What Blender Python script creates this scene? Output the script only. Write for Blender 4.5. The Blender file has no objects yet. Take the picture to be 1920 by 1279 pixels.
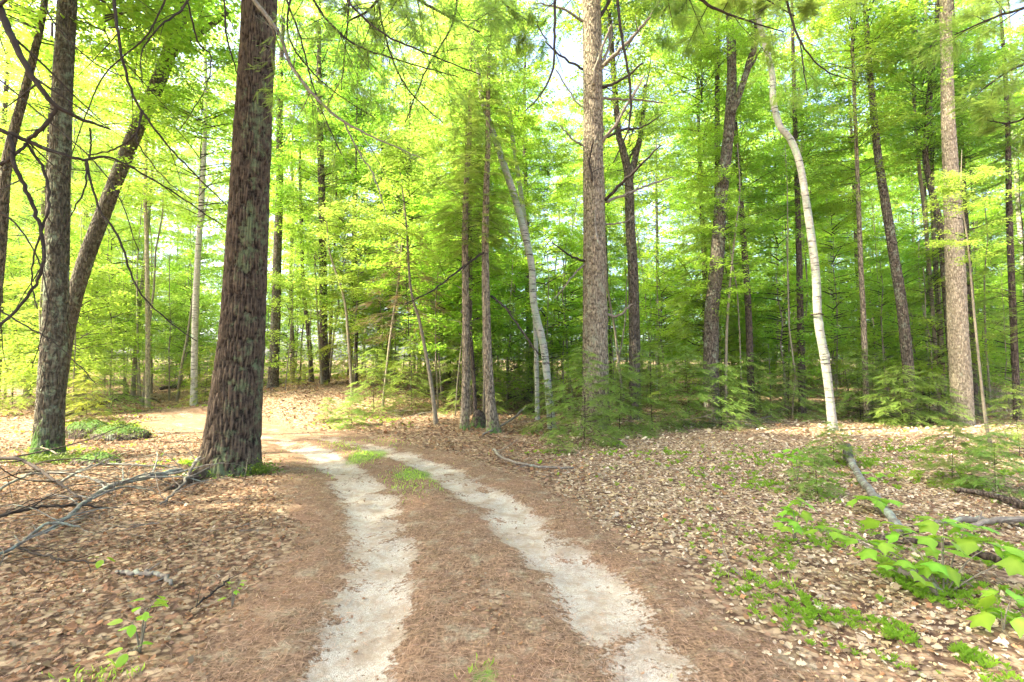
import bpy, math
import numpy as np
from mathutils import Vector, Matrix

sc = bpy.context.scene
rad = math.radians

# ------------------------------------------------------------------ camera
CAMZ, PITCH, FPX = 1.5, rad(3.0), 960.0
cam_data = bpy.data.cameras.new('camera')
cam_data.sensor_width = 36.0
cam_data.lens = 18.0
cam_data.clip_start = 0.05
cam_data.clip_end = 1000.0
cam = bpy.data.objects.new('camera', cam_data)
cam.location = (0, 0, CAMZ)
cam.rotation_euler = (rad(90) + PITCH, 0, 0)
sc.collection.objects.link(cam)
sc.camera = cam

# ------------------------------------------------------------------ sky, sun, exposure
SUN_EL, SUN_AZ = rad(50), rad(258)          # azimuth clockwise from +Y (from the left, a little behind the camera)
world = bpy.data.worlds.new('World')
sc.world = world
world.use_nodes = True
wn = world.node_tree
bgn = wn.nodes['Background']
sky = wn.nodes.new('ShaderNodeTexSky')
sky.sky_type = 'NISHITA'
sky.sun_disc = False
sky.sun_elevation = SUN_EL
sky.sun_rotation = SUN_AZ
sky.air_density = 0.7
sky.dust_density = 4.5
sky.ozone_density = 0.0
wn.links.new(sky.outputs[0], bgn.inputs[0])
bgn.inputs[1].default_value = 0.15

sl = bpy.data.lights.new('sun', 'SUN')
sl.energy = 2.8
sl.angle = rad(0.9)
sl.color = (1.0, 0.91, 0.72)
sun = bpy.data.objects.new('sun', sl)
sdir = Vector((math.sin(SUN_AZ) * math.cos(SUN_EL), math.cos(SUN_AZ) * math.cos(SUN_EL), math.sin(SUN_EL)))
sun.rotation_euler = (-sdir).to_track_quat('-Z', 'Y').to_euler()
sun.location = sdir * 60
sc.collection.objects.link(sun)

sc.view_settings.view_transform = 'Standard'
sc.view_settings.look = 'None'
sc.view_settings.gamma = 1.0
sc.view_settings.use_curve_mapping = False
sc.view_settings.exposure = 2.74
sc.render.engine = 'CYCLES'
cy = sc.cycles
cy.max_bounces = 12
cy.diffuse_bounces = 8
cy.transmission_bounces = 8
cy.glossy_bounces = 2
cy.transparent_max_bounces = 4
cy.sample_clamp_indirect = 6.0
cy.caustics_reflective = False
cy.caustics_refractive = False
try:
    cy.use_denoising = True
    cy.denoiser = 'OPENIMAGEDENOISE'
    cy.denoising_prefilter = 'ACCURATE'
except Exception:
    pass

# ------------------------------------------------------------------ numeric helpers
def h2(ix, iy, s=0):
    n = (ix * 374761393 + iy * 668265263 + s * 974634777) & 0xffffffff
    n = ((n ^ (n >> 13)) * 1274126177) & 0xffffffff
    return ((n ^ (n >> 16)) & 0xffff) / 65535.0

def vn(x, y, s=0):
    x = np.asarray(x, float); y = np.asarray(y, float)
    ix = np.floor(x).astype(np.int64); iy = np.floor(y).astype(np.int64)
    fx = x - ix; fy = y - iy
    fx = fx * fx * (3 - 2 * fx); fy = fy * fy * (3 - 2 * fy)
    a = h2(ix, iy, s); b = h2(ix + 1, iy, s); c = h2(ix, iy + 1, s); d = h2(ix + 1, iy + 1, s)
    return (a * (1 - fx) + b * fx) * (1 - fy) + (c * (1 - fx) + d * fx) * fy

def fbm(x, y, o=4, s=0):
    v = 0; a = .5; t = 0
    for i in range(o):
        v = v + a * vn(np.asarray(x) * 2 ** i, np.asarray(y) * 2 ** i, s + i); t += a; a *= .5
    return v / t

def sst(a, b, x):
    t = np.clip((np.asarray(x, float) - a) / (b - a), 0, 1)
    return t * t * (3 - 2 * t)

def cells(u, v, nu, s=0):
    """F2-F1 of a jittered grid, periodic in u with nu columns."""
    iu = np.floor(u).astype(np.int64); iv = np.floor(v).astype(np.int64)
    f1 = np.full(u.shape, 9.); f2 = np.full(u.shape, 9.)
    for du in (-1, 0, 1):
        for dv in (-1, 0, 1):
            cu = iu + du; cv = iv + dv
            w = np.mod(cu, nu)
            d = np.hypot(cu + .5 + .85 * (h2(w, cv, s) - .5) - u, cv + .5 + .85 * (h2(w, cv, s + 7) - .5) - v)
            f2 = np.where(d < f1, f1, np.minimum(f2, d)); f1 = np.minimum(f1, d)
    return f2 - f1

def norm(a):
    a = np.asarray(a, float)
    return a / np.maximum(np.linalg.norm(a, axis=-1, keepdims=True), 1e-9)

# ------------------------------------------------------------------ terrain
def terrain(x, y):
    x = np.asarray(x, float); y = np.asarray(y, float)
    r = np.hypot(x, y)
    z = 0.9 * sst(14, 40, y) + 2.2 * sst(35, 120, r)
    z = z + 0.75 * sst(12.5, 20, y) * np.exp(-((x + 6.5) / 5.0) ** 2) * (1 - sst(24, 40, y) * .6)
    z = z + 0.22 * (fbm(x * .28 + 11, y * .28 + 5, 3, 3) - .5) * sst(2, 7, np.abs(x - .2 * y) + .3 * np.maximum(y - 9, 0))
    z = z + 0.05 * (fbm(x * 1.6, y * 1.6, 3, 9) - .5)
    return z

def ray(px, py):
    x = (px - 960.0) / FPX; y = (639.5 - py) / FPX
    return np.array([x, math.cos(PITCH) - y * math.sin(PITCH), math.sin(PITCH) + y * math.cos(PITCH)])

def at(px, py, D):
    """the point at distance D straight ahead (world y) seen in that direction"""
    d = ray(px, py)
    return np.array([0, 0, CAMZ]) + d * (D / d[1])

def gp(px, py):
    """where the ground is seen in that direction"""
    d = ray(px, py); t = 1.2
    for i in range(4000):
        p = np.array([0, 0, CAMZ]) + d * t
        if p[2] < float(terrain(p[0], p[1])):
            return p
        t += 0.01 + t * .002
    return p

# ruts: the two sandy wheel tracks, (px, py, half width px)
RL = [(640, 1400, 130), (655, 1279, 90), (682, 1200, 84), (702, 1100, 76), (708, 1010, 64), (690, 935, 52), (650, 885, 48), (600, 850, 38), (550, 830, 32), (480, 817, 26), (400, 806, 22), (330, 792, 16)]
RR = [(1330, 1400, 140), (1235, 1279, 106), (1172, 1200, 98), (1120, 1110, 82), (1052, 1045, 72), (985, 990, 58), (925, 940, 52), (865, 900, 46), (795, 868, 42), (720, 843, 36), (640, 826, 34), (560, 812, 26), (460, 797, 20), (370, 782, 16), (320, 772, 10)]
def rutline(R):
    out = []
    for px, py, w in R:
        a = gp(px - w, py); b = gp(px + w, py); c = (a + b) / 2
        out.append((c[0], c[1], min(.30, max(.18, abs(b[0] - a[0]) / 2))))
    out = np.array(out)
    d = out[0] - out[1]; d[2] = 0
    return np.vstack([out[0] + d * 8, out])
RUTS = [rutline(RL), rutline(RR)]
def linedist(x, y, line):
    best = np.full(np.shape(x), 99.); hw = np.full(np.shape(x), .3)
    for a, b in zip(line[:-1], line[1:]):
        ax, ay = a[:2]; dx, dy = b[0] - ax, b[1] - ay
        t = np.clip(((x - ax) * dx + (y - ay) * dy) / (dx * dx + dy * dy), 0, 1)
        d = np.hypot(x - ax - t * dx, y - ay - t * dy)
        m = d < best
        best = np.where(m, d, best); hw = np.where(m, a[2] + t * (b[2] - a[2]), hw)
    return best, hw
MIDL = (RUTS[0][:12, :2], RUTS[1][:12, :2])
def road(x, y):
    """sand, needle-road masks"""
    x = np.asarray(x, float); y = np.asarray(y, float)
    wx = x + .10 * (fbm(x * 3, y * 3, 2, 21) - .5); wy = y + .12 * (fbm(x * 3, y * 3, 2, 22) - .5)
    dl, wl = linedist(wx, wy, RUTS[0]); dr, wr = linedist(wx, wy, RUTS[1])
    s = np.maximum(1 - sst(.35, 1.6, dl / wl), 1 - sst(.35, 1.6, dr / wr)) * (.66 + .50 * sst(.33, .6, fbm(x * 2.4, y * 1.8, 3, 61)))
    d = np.minimum(dl, dr)
    n = 1 - sst(.45, 1.15, d + .5 * (fbm(x * .9, y * .9, 3, 31) - .5))
    s = s * (1 - .55 * sst(8.0, 11.5, y))
    return s, n

# ------------------------------------------------------------------ mesh helpers
class MB:
    def __init__(s): s.V = []; s.F = []; s.C = []; s.M = []; s.n = 0
    def add(s, V, F, C=(1, 0, 0), m=0):
        V = np.asarray(V, float).reshape(-1, 3); F = np.asarray(F, np.int64).reshape(-1, 3)
        C = np.asarray(C, float)
        if C.ndim == 1: C = np.broadcast_to(C, (len(V), 3))
        s.V.append(V); s.F.append(F + s.n); s.C.append(C); s.M.append(np.full(len(F), m)); s.n += len(V)
    def data(s, name, mats, smooth=True, origin=None):
        V = np.concatenate(s.V); F = np.concatenate(s.F); C = np.concatenate(s.C); M = np.concatenate(s.M)
        if origin is not None: V = V - np.asarray(origin)
        me = bpy.data.meshes.new(name)
        me.vertices.add(len(V)); me.vertices.foreach_set('co', V.astype(np.float32).ravel())
        me.loops.add(len(F) * 3); me.loops.foreach_set('vertex_index', F.astype(np.int32).ravel())
        me.polygons.add(len(F)); me.polygons.foreach_set('loop_start', np.arange(0, len(F) * 3, 3, dtype=np.int32))
        me.polygons.foreach_set('material_index', M.astype(np.int32))
        me.polygons.foreach_set('use_smooth', np.full(len(F), bool(smooth)))
        for m in (mats if isinstance(mats, (list, tuple)) else [mats]): me.materials.append(m)
        me.update(calc_edges=True)
        ca = me.color_attributes.new('col', 'FLOAT_COLOR', 'POINT')
        ca.data.foreach_set('color', np.hstack([C, np.ones((len(C), 1))]).astype(np.float32).ravel())
        return me

COL = sc.collection
def link(name, data, parent=None, loc=(0, 0, 0), rot=(0, 0, 0), scale=(1, 1, 1)):
    o = bpy.data.objects.new(name, data)
    o.location = loc; o.rotation_euler = rot
    o.scale = scale if hasattr(scale, '__len__') else (scale,) * 3
    COL.objects.link(o)
    if parent is not None: o.parent = parent
    return o
def tag(o, label, cat, group=None, kind=None):
    o['label'] = label; o['category'] = cat
    if group: o['group'] = group
    if kind: o['kind'] = kind
    return o
def thing(name, label, cat, loc, rot=(0, 0, 0), group=None, scale=(1, 1, 1)):
    o = link(name, None, None, loc, rot, scale); o.empty_display_size = .3
    return tag(o, label, cat, group)

def resample(P, R, n, zsplit=None):
    P = np.asarray(P, float); R = np.asarray(R, float)
    s = np.concatenate([[0], np.cumsum(np.linalg.norm(np.diff(P, axis=0), axis=1))])
    # catmull-rom through the points
    out = []; t = np.linspace(0, s[-1], n)
    if zsplit and s[-1] > zsplit * 1.3:
        m = int(n * .9); t = np.concatenate([np.linspace(0, zsplit, m, endpoint=False), np.linspace(zsplit, s[-1], n - m)])
    k = np.clip(np.searchsorted(s, t, side='right') - 1, 0, len(P) - 2)
    u = ((t - s[k]) / np.maximum(s[k + 1] - s[k], 1e-9))[:, None]
    p0 = P[np.maximum(k - 1, 0)]; p1 = P[k]; p2 = P[k + 1]; p3 = P[np.minimum(k + 2, len(P) - 1)]
    Q = .5 * (2 * p1 + (p2 - p0) * u + (2 * p0 - 5 * p1 + 4 * p2 - p3) * u ** 2 + (3 * p1 - p0 - 3 * p2 + p3) * u ** 3)
    return Q, np.interp(t, s, R)

def frames(P):
    T = norm(np.gradient(P, axis=0)); n = len(P)
    N = np.zeros((n, 3)); ref = np.array([0., 1, 0]) if abs(T[0][1]) < .8 else np.array([0, 0, 1.])
    v = np.cross(np.cross(T[0], ref), T[0]); N[0] = v / np.linalg.norm(v)
    for i in range(1, n):
        v = N[i - 1] - T[i] * np.dot(N[i - 1], T[i]); N[i] = v / max(np.linalg.norm(v), 1e-9)
    return T, N, np.cross(T, N)

def tube(mb, P, R, s=5, C=(1, 0, 0), m=0, rough=0, rng=None):
    P = np.asarray(P, float); R = np.asarray(R, float); n = len(P)
    T, N, B = frames(P)
    a = np.arange(s) * 2 * math.pi / s
    RR_ = R[:, None] * np.ones((1, s))
    if rough and rng is not None: RR_ = RR_ * (1 + rough * (rng.random((n, s)) - .5))
    V = P[:, None] + RR_[..., None] * (np.cos(a)[None, :, None] * N[:, None] + np.sin(a)[None, :, None] * B[:, None])
    i, j = np.meshgrid(np.arange(n - 1), np.arange(s), indexing='ij')
    a0 = i * s + j; a1 = i * s + (j + 1) % s; b0 = a0 + s; b1 = a1 + s
    F = np.stack([a0, a1, b1, a0, b1, b0], -1).reshape(-1, 3)
    V = V.reshape(-1, 3)
    V = np.vstack([V, P[:1] - T[:1] * R[0] * .3, P[-1:] + T[-1:] * R[-1] * .6])
    k = np.arange(s)
    F = np.vstack([F, np.stack([np.full(s, n * s), (k + 1) % s, k], -1), np.stack([np.full(s, n * s + 1), (n - 1) * s + k, (n - 1) * s + (k + 1) % s], -1)])
    mb.add(V, F, C, m)

def scatter(mb, T, P, D, N, S, C, m=0, rng=None):
    tv, tf = T; tv = np.asarray(tv, float); tf = np.asarray(tf)
    P = np.asarray(P, float); D = norm(D); N = np.asarray(N, float)
    N = norm(N - D * (N * D).sum(-1, keepdims=True)); B = np.cross(N, D)
    S = np.broadcast_to(np.asarray(S, float), (len(P),))[:, None, None]
    V = P[:, None] + S * (tv[None, :, 0:1] * D[:, None] + tv[None, :, 1:2] * B[:, None] + tv[None, :, 2:3] * N[:, None])
    F = (tf[None] + (np.arange(len(P)) * len(tv))[:, None, None]).reshape(-1, 3)
    C = np.repeat(np.asarray(C, float), len(tv), axis=0)
    mb.add(V.reshape(-1, 3), F, C, m)

KITE = ([(0, 0, 0), (.42, .30, .07), (1, 0, -.06), (.42, -.30, .07)], [(0, 2, 1), (0, 3, 2)])
_o = [(0, 0), (-.06, .22), (.12, .36), (.30, .62), (.44, .34), (.62, .30), (1, 0)]
_out = _o + [(u, -v) for u, v in _o[-2:0:-1]]
LOBED = ([(.36, 0, .05)] + [(u, v, -.16 * abs(v) - .10 * u * u) for u, v in _out], [(0, (i + 1) % len(_out) + 1, i + 1) for i in range(len(_out))])
_f = [(0, 0)] + [(.02, .30), (.20, .40), (.52, .52), (.74, .66), (.70, .38), (.72, .22), (.86, .16), (1.05, 0)]
_f = _f + [(u, -v) for u, v in _f[-2:0:-1]]
GOOSE = ([(.40, 0, .05), (.15, 0, .03)] + [(u, v, -.22 * abs(v) - .14 * u * u + (.03 if i % 2 else 0)) for i, (u, v) in enumerate(_f)],
         [(0 if i not in (0, len(_f) - 1) else 1, (i + 1) % len(_f) + 2, i + 2) for i in range(len(_f))] + [(0, 3, 1), (0, 1, len(_f) + 1)])
def curled(k):
    r = np.random.default_rng(k)
    o = [(0, 0), (.08, .16), (.22, .30), (.34, .20), (.48, .38), (.62, .22), (.78, .24), (1, .02), (.80, -.20), (.64, -.26), (.50, -.38), (.34, -.20), (.20, -.32), (.07, -.15)]
    o = [(u + r.normal() * .03, v * (1 + r.normal() * .15)) for u, v in o]
    c1, c2, tw = r.uniform(-.1, .7), r.uniform(-.1, .5), r.uniform(-.3, .3)
    def w(u, v): return c1 * v * v * 2 + c2 * (u - .5) ** 2 + tw * u * v
    vs = [(.3, 0, w(.3, 0) - .03), (.68, 0, w(.68, 0) - .03)] + [(u, v, w(u, v)) for u, v in o]
    n = len(o); fs = []
    for i in range(n):
        c = 0 if (i < 4 or i >= n - 4) else 1
        fs.append((c, (i + 1) % n + 2, i + 2))
    fs += [(0, 6, 1), (0, 1, n - 4 + 2)]
    return (vs, fs)
CURL = [curled(k) for k in range(6)]
CURL4 = ([(0, 0, 0), (.35, .28, .10), (1, .03, .02), (.75, .22, .12), (.4, -.3, .05), (.8, -.2, .10)], [(0, 2, 3), (0, 3, 1), (0, 4, 5), (0, 5, 2)])
CURL4b = ([(0, 0, 0), (.3, .36, -.02), (1, -.05, .10), (.7, .14, .16), (.3, -.22, .14), (.72, -.32, .0)], [(0, 2, 3), (0, 3, 1), (0, 4, 5), (0, 5, 2)])
def frond(n=8, wid=.030, ln=.13):
    V = [(0, .008, 0), (0, -.008, 0), (1, 0, -.05)]; F = [(0, 1, 2)]
    for i in range(n):
        u = (i + .5) / n; l = ln * (1.15 - .75 * u)
        for s in (1, -1):
            k = len(V)
            V += [(u - wid, 0, -.05 * u), (u + wid, 0, -.05 * u), (u + l * .55, s * l, -.05 * u - .03)]
            F += [(k, k + 1, k + 2) if s < 0 else (k + 1, k, k + 2)]
    return (V, F)
FROND = frond(7, .055, .20)
FROND_FINE = frond(12, .022, .16)
# a feathery ground-cover sprig
def sprig():
    V = []; F = []
    for k in range(7):
        a = k * .9; 
        u, v = math.cos(a) * .35, math.sin(a) * .35
        b = len(V)
        V += [(0, 0, 0), (u * .6 - v * .18, v * .6 + u * .18, .30 + .05 * k), (u * 1.5, v * 1.5, .45 + .04 * k), (u * .6 + v * .18, v * .6 - u * .18, .30 + .05 * k)]
        F += [(b, b + 1, b + 2), (b, b + 2, b + 3)]
    return (V, F)
SPRIG = sprig()

# ------------------------------------------------------------------ materials
def newmat(name):
    m = bpy.data.materials.new(name); m.use_nodes = True
    nt = m.node_tree; nt.nodes.clear()
    out = nt.nodes.new('ShaderNodeOutputMaterial')
    return m, nt, out
def N_(nt, t, **k):
    n = nt.nodes.new(t)
    for a, b in k.items(): setattr(n, a, b)
    return n
def mix(nt, fac, a, b, mode='MIX'):
    n = nt.nodes.new('ShaderNodeMix'); n.data_type = 'RGBA'; n.blend_type = mode
    for sock, v in ((n.inputs[0], fac), (n.inputs[6], a), (n.inputs[7], b)):
        if hasattr(v, 'links') or isinstance(v, bpy.types.NodeSocket): nt.links.new(v, sock)
        elif isinstance(v, (int, float)): sock.default_value = v
        else: sock.default_value = (*v, 1)
    return n.outputs[2]
def math_(nt, op, a, b=0.0, c=0.0, clamp=False):
    n = nt.nodes.new('ShaderNodeMath'); n.operation = op; n.use_clamp = clamp
    for i, v in enumerate((a, b, c)):
        if isinstance(v, bpy.types.NodeSocket): nt.links.new(v, n.inputs[i])
        else: n.inputs[i].default_value = v
    return n.outputs[0]
def ramp(nt, fac, lo, hi):
    n = nt.nodes.new('ShaderNodeMapRange'); n.clamp = True; n.interpolation_type = 'SMOOTHSTEP'
    nt.links.new(fac, n.inputs[0]); n.inputs[1].default_value = lo; n.inputs[2].default_value = hi
    return n.outputs[0]
def noise(nt, scale, vec=None, detail=4, rough=.6, sc3=None):
    n = nt.nodes.new('ShaderNodeTexNoise'); n.inputs['Scale'].default_value = scale
    n.inputs['Detail'].default_value = detail; n.inputs['Roughness'].default_value = rough
    if vec is None:
        vec = nt.nodes.new('ShaderNodeTexCoord').outputs['Object']
    if sc3:
        mp = nt.nodes.new('ShaderNodeMapping'); mp.inputs['Scale'].default_value = sc3
        nt.links.new(vec, mp.inputs[0]); vec = mp.outputs[0]
    nt.links.new(vec, n.inputs['Vector'])
    return n.outputs['Fac']
def attr(nt):
    a = nt.nodes.new('ShaderNodeAttribute'); a.attribute_name = 'col'
    s = nt.nodes.new('ShaderNodeSeparateColor'); nt.links.new(a.outputs['Color'], s.inputs[0])
    return a.outputs['Color'], s.outputs

def leaf_mat(name, dark, light, trans, tfac=.5, rough=.55, hue=.03):
    """dark..light: leaf face colour by the per-leaf attribute; trans: colour of light through it"""
    m, nt, out = newmat(name)
    c, (r, g, b) = attr(nt)
    info = nt.nodes.new('ShaderNodeObjectInfo')
    base = mix(nt, r, dark, light)
    tr = mix(nt, r, tuple(x * .75 for x in trans), trans)
    hs = nt.nodes.new('ShaderNodeHueSaturation')
    nt.links.new(math_(nt, 'MULTIPLY_ADD', info.outputs['Random'], hue, .5 - hue / 2), hs.inputs['Hue'])
    nt.links.new(math_(nt, 'MULTIPLY_ADD', info.outputs['Random'], .35, .82), hs.inputs['Value'])
    nt.links.new(base, hs.inputs['Color'])
    p = nt.nodes.new('ShaderNodeBsdfPrincipled'); nt.links.new(hs.outputs[0], p.inputs['Base Color'])
    p.inputs['Roughness'].default_value = rough; p.inputs['Specular IOR Level'].default_value = .3
    hs2 = nt.nodes.new('ShaderNodeHueSaturation')
    nt.links.new(hs.inputs['Hue'].links[0].from_socket, hs2.inputs['Hue'])
    nt.links.new(tr, hs2.inputs['Color'])
    t = nt.nodes.new('ShaderNodeBsdfTranslucent'); nt.links.new(hs2.outputs[0], t.inputs['Color'])
    mx = nt.nodes.new('ShaderNodeMixShader'); mx.inputs[0].default_value = tfac
    nt.links.new(p.outputs[0], mx.inputs[1]); nt.links.new(t.outputs[0], mx.inputs[2])
    nt.links.new(mx.outputs[0], out.inputs[0])
    return m

def bark_mat(name, groove, ridge, lichen=(.36, .42, .30), lich=.5, scale=7, stretch=.16, bump=.5, spots=None, moss=(.06, .13, .02), fur=0):
    m, nt, out = newmat(name)
    c, (r, g, b) = attr(nt)
    n1 = noise(nt, scale, sc3=(1, 1, stretch), detail=6, rough=.7)
    n2 = noise(nt, 1.7, detail=5, rough=.65)
    n3 = noise(nt, 16, detail=3)
    rg = math_(nt, 'MULTIPLY', r, math_(nt, 'MULTIPLY_ADD', ramp(nt, n1, .25, .62), .55, .45))
    tc = nt.nodes.new('ShaderNodeTexCoord').outputs['Object']
    wv = nt.nodes.new('ShaderNodeTexNoise'); wv.inputs['Scale'].default_value = 4.0; nt.links.new(tc, wv.inputs['Vector'])
    wa = nt.nodes.new('ShaderNodeVectorMath'); wa.operation = 'MULTIPLY_ADD'
    nt.links.new(wv.outputs['Color'], wa.inputs[0]); wa.inputs[1].default_value = (.12, .12, .3); nt.links.new(tc, wa.inputs[2])
    fm_ = nt.nodes.new('ShaderNodeMapping'); fm_.inputs['Scale'].default_value = (1, 1, .17); nt.links.new(wa.outputs[0], fm_.inputs[0])
    fv = nt.nodes.new('ShaderNodeTexVoronoi'); fv.feature = 'DISTANCE_TO_EDGE'; fv.inputs['Scale'].default_value = fur or 1.0
    nt.links.new(fm_.outputs[0], fv.inputs['Vector'])
    furrow = ramp(nt, fv.outputs['Distance'], .02, .22)
    if fur: rg = math_(nt, 'MULTIPLY', math_(nt, 'MULTIPLY_ADD', rg, .6, .4), furrow)
    base = mix(nt, rg, groove, ridge)
    base = mix(nt, math_(nt, 'MULTIPLY', ramp(nt, n3, .35, .75), .5), base, tuple(min(1, x * 1.7) for x in ridge))
    # lichen where blotchy noise is high; attribute b raises or lowers it
    n4 = noise(nt, 7, detail=6, rough=.7)
    lf = ramp(nt, math_(nt, 'ADD', math_(nt, 'MULTIPLY_ADD', n3, .2, math_(nt, 'MULTIPLY_ADD', math_(nt, 'SUBTRACT', n4, .5), 1.1, math_(nt, 'MULTIPLY_ADD', n2, .5, .33))), math_(nt, 'MULTIPLY', b, .5)), 1.02 - lich * .35, 1.22 - lich * .35)
    base = mix(nt, math_(nt, 'MULTIPLY', lf, .8), base, lichen)
    if spots:
        w = nt.nodes.new('ShaderNodeTexWave')   # dark lenticel bands
        s1 = noise(nt, 5, sc3=(.6, .6, 4.5), detail=5, rough=.75)
        base = mix(nt, ramp(nt, s1, .55, .62), base, spots)
        nt.nodes.remove(w)
    mf = math_(nt, 'MULTIPLY', ramp(nt, math_(nt, 'MULTIPLY_ADD', math_(nt, 'SUBTRACT', n3, .5), 1.6, g), .5, .95), .85)
    base = mix(nt, mf, base, mix(nt, n3, moss, tuple(x * 2 for x in moss)))
    p = nt.nodes.new('ShaderNodeBsdfPrincipled'); nt.links.new(base, p.inputs['Base Color'])
    p.inputs['Roughness'].default_value = .9; p.inputs['Specular IOR Level'].default_value = .15
    bp = nt.nodes.new('ShaderNodeBump'); bp.inputs['Strength'].default_value = bump; bp.inputs['Distance'].default_value = .03
    hh_ = math_(nt, 'ADD', n1, math_(nt, 'MULTIPLY', n3, .4))
    if fur: hh_ = math_(nt, 'ADD', hh_, math_(nt, 'MULTIPLY', furrow, 1.6))
    nt.links.new(hh_, bp.inputs['Height'])
    nt.links.new(bp.outputs[0], p.inputs['Normal'])
    nt.links.new(p.outputs[0], out.inputs[0])
    return m

M = {}
M['pine'] = bark_mat('pine_bark', (.010, .007, .005), (.115, .085, .055), lichen=(.15, .19, .09), lich=.8, scale=22, stretch=.3, bump=.5)
M['oak'] = bark_mat('grey_furrowed_bark', (.035, .028, .02), (.17, .14, .10), lichen=(.28,.32,.22), lich=.8, scale=16, stretch=.2, bump=.8, fur=22)
M['maple'] = bark_mat('maple_bark', (.035, .030, .020), (.125, .11, .075), lichen=(.22, .27, .17), lich=.75, scale=14, stretch=.2, bump=.7, fur=22)
M['warm'] = bark_mat('warm_bark', (.08, .062, .042), (.33, .275, .185), lichen=(.31, .31, .21), lich=.6, scale=13, stretch=.3, bump=.7, fur=22)
M['pale'] = bark_mat('pale_flaky_bark', (.19, .155, .10), (.40, .34, .235), lichen=(.36, .38, .27), lich=.7, scale=13, stretch=.5, bump=.7, fur=26)
M['birch'] = bark_mat('birch_bark', (.17, .155, .12), (.35, .33, .27), lichen=(.27, .33, .22), lich=.9, scale=9, stretch=.6, bump=.25, spots=(.06, .05, .04))
M['dark'] = bark_mat('dark_bark', (.03, .022, .017), (.13, .10, .075), lich=.35, scale=15, stretch=.2, bump=.7, fur=22)
M['stem'] = bark_mat('sapling_bark', (.09, .08, .055), (.22, .19, .13), lich=.5, scale=20, stretch=.2, bump=.2)
M['twig'] = bark_mat('twig_bark', (.014, .011, .009), (.05, .04, .03), lich=.2, scale=20, stretch=.3, bump=.1)
M['deadwood'] = bark_mat('dead_wood', (.07, .058, .045), (.22, .19, .145), lich=.6, scale=18, stretch=.3, bump=.4)
M['greywood'] = bark_mat('weathered_wood', (.06, .055, .045), (.20, .185, .15), lichen=(.30, .36, .27), lich=.9, scale=14, stretch=.3, bump=.5)
M['moss'] = leaf_mat('moss', (.07, .12, .01), (.21, .29, .03), (.22, .32, .03), .25)
M['leaf'] = leaf_mat('broad_leaf', (.11, .215, .025), (.27, .42, .045), (.52, .78, .075), .58)
M['leafy'] = leaf_mat('young_leaf', (.19, .30, .03), (.34, .47, .055), (.56, .78, .12), .58)
M['needle'] = leaf_mat('hemlock_needle', (.11, .20, .045), (.28, .41, .08), (.42, .58, .09), .48)
M['needley'] = leaf_mat('sunny_hemlock_needle', (.14, .21, .02), (.34, .40, .05), (.52, .60, .08), .5)  # yellower copy of the hemlock needles, sunlight at the left put into its colour
M['needlebrown'] = leaf_mat('dry_needle', (.17, .11, .06), (.34, .24, .14), (.3, .22, .1), .35)
M['bigleaf'] = leaf_mat('seedling_leaf', (.16, .36, .03), (.30, .52, .05), (.45, .72, .05), .45, hue=.035)

def litter_mat():
    m, nt, out = newmat('dry_leaf')
    c, o = attr(nt)
    n = noise(nt, 30, detail=3)
    col = mix(nt, math_(nt, 'MULTIPLY', n, .5), c, (.20, .12, .06))
    p = nt.nodes.new('ShaderNodeBsdfPrincipled'); nt.links.new(col, p.inputs['Base Color'])
    p.inputs['Roughness'].default_value = .6; p.inputs['Specular IOR Level'].default_value = .3
    t = nt.nodes.new('ShaderNodeBsdfTranslucent'); nt.links.new(c, t.inputs[0])
    mx = nt.nodes.new('ShaderNodeMixShader'); mx.inputs[0].default_value = .2
    nt.links.new(p.outputs[0], mx.inputs[1]); nt.links.new(t.outputs[0], mx.inputs[2]); nt.links.new(mx.outputs[0], out.inputs[0])
    return m
M['litter'] = litter_mat()

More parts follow.
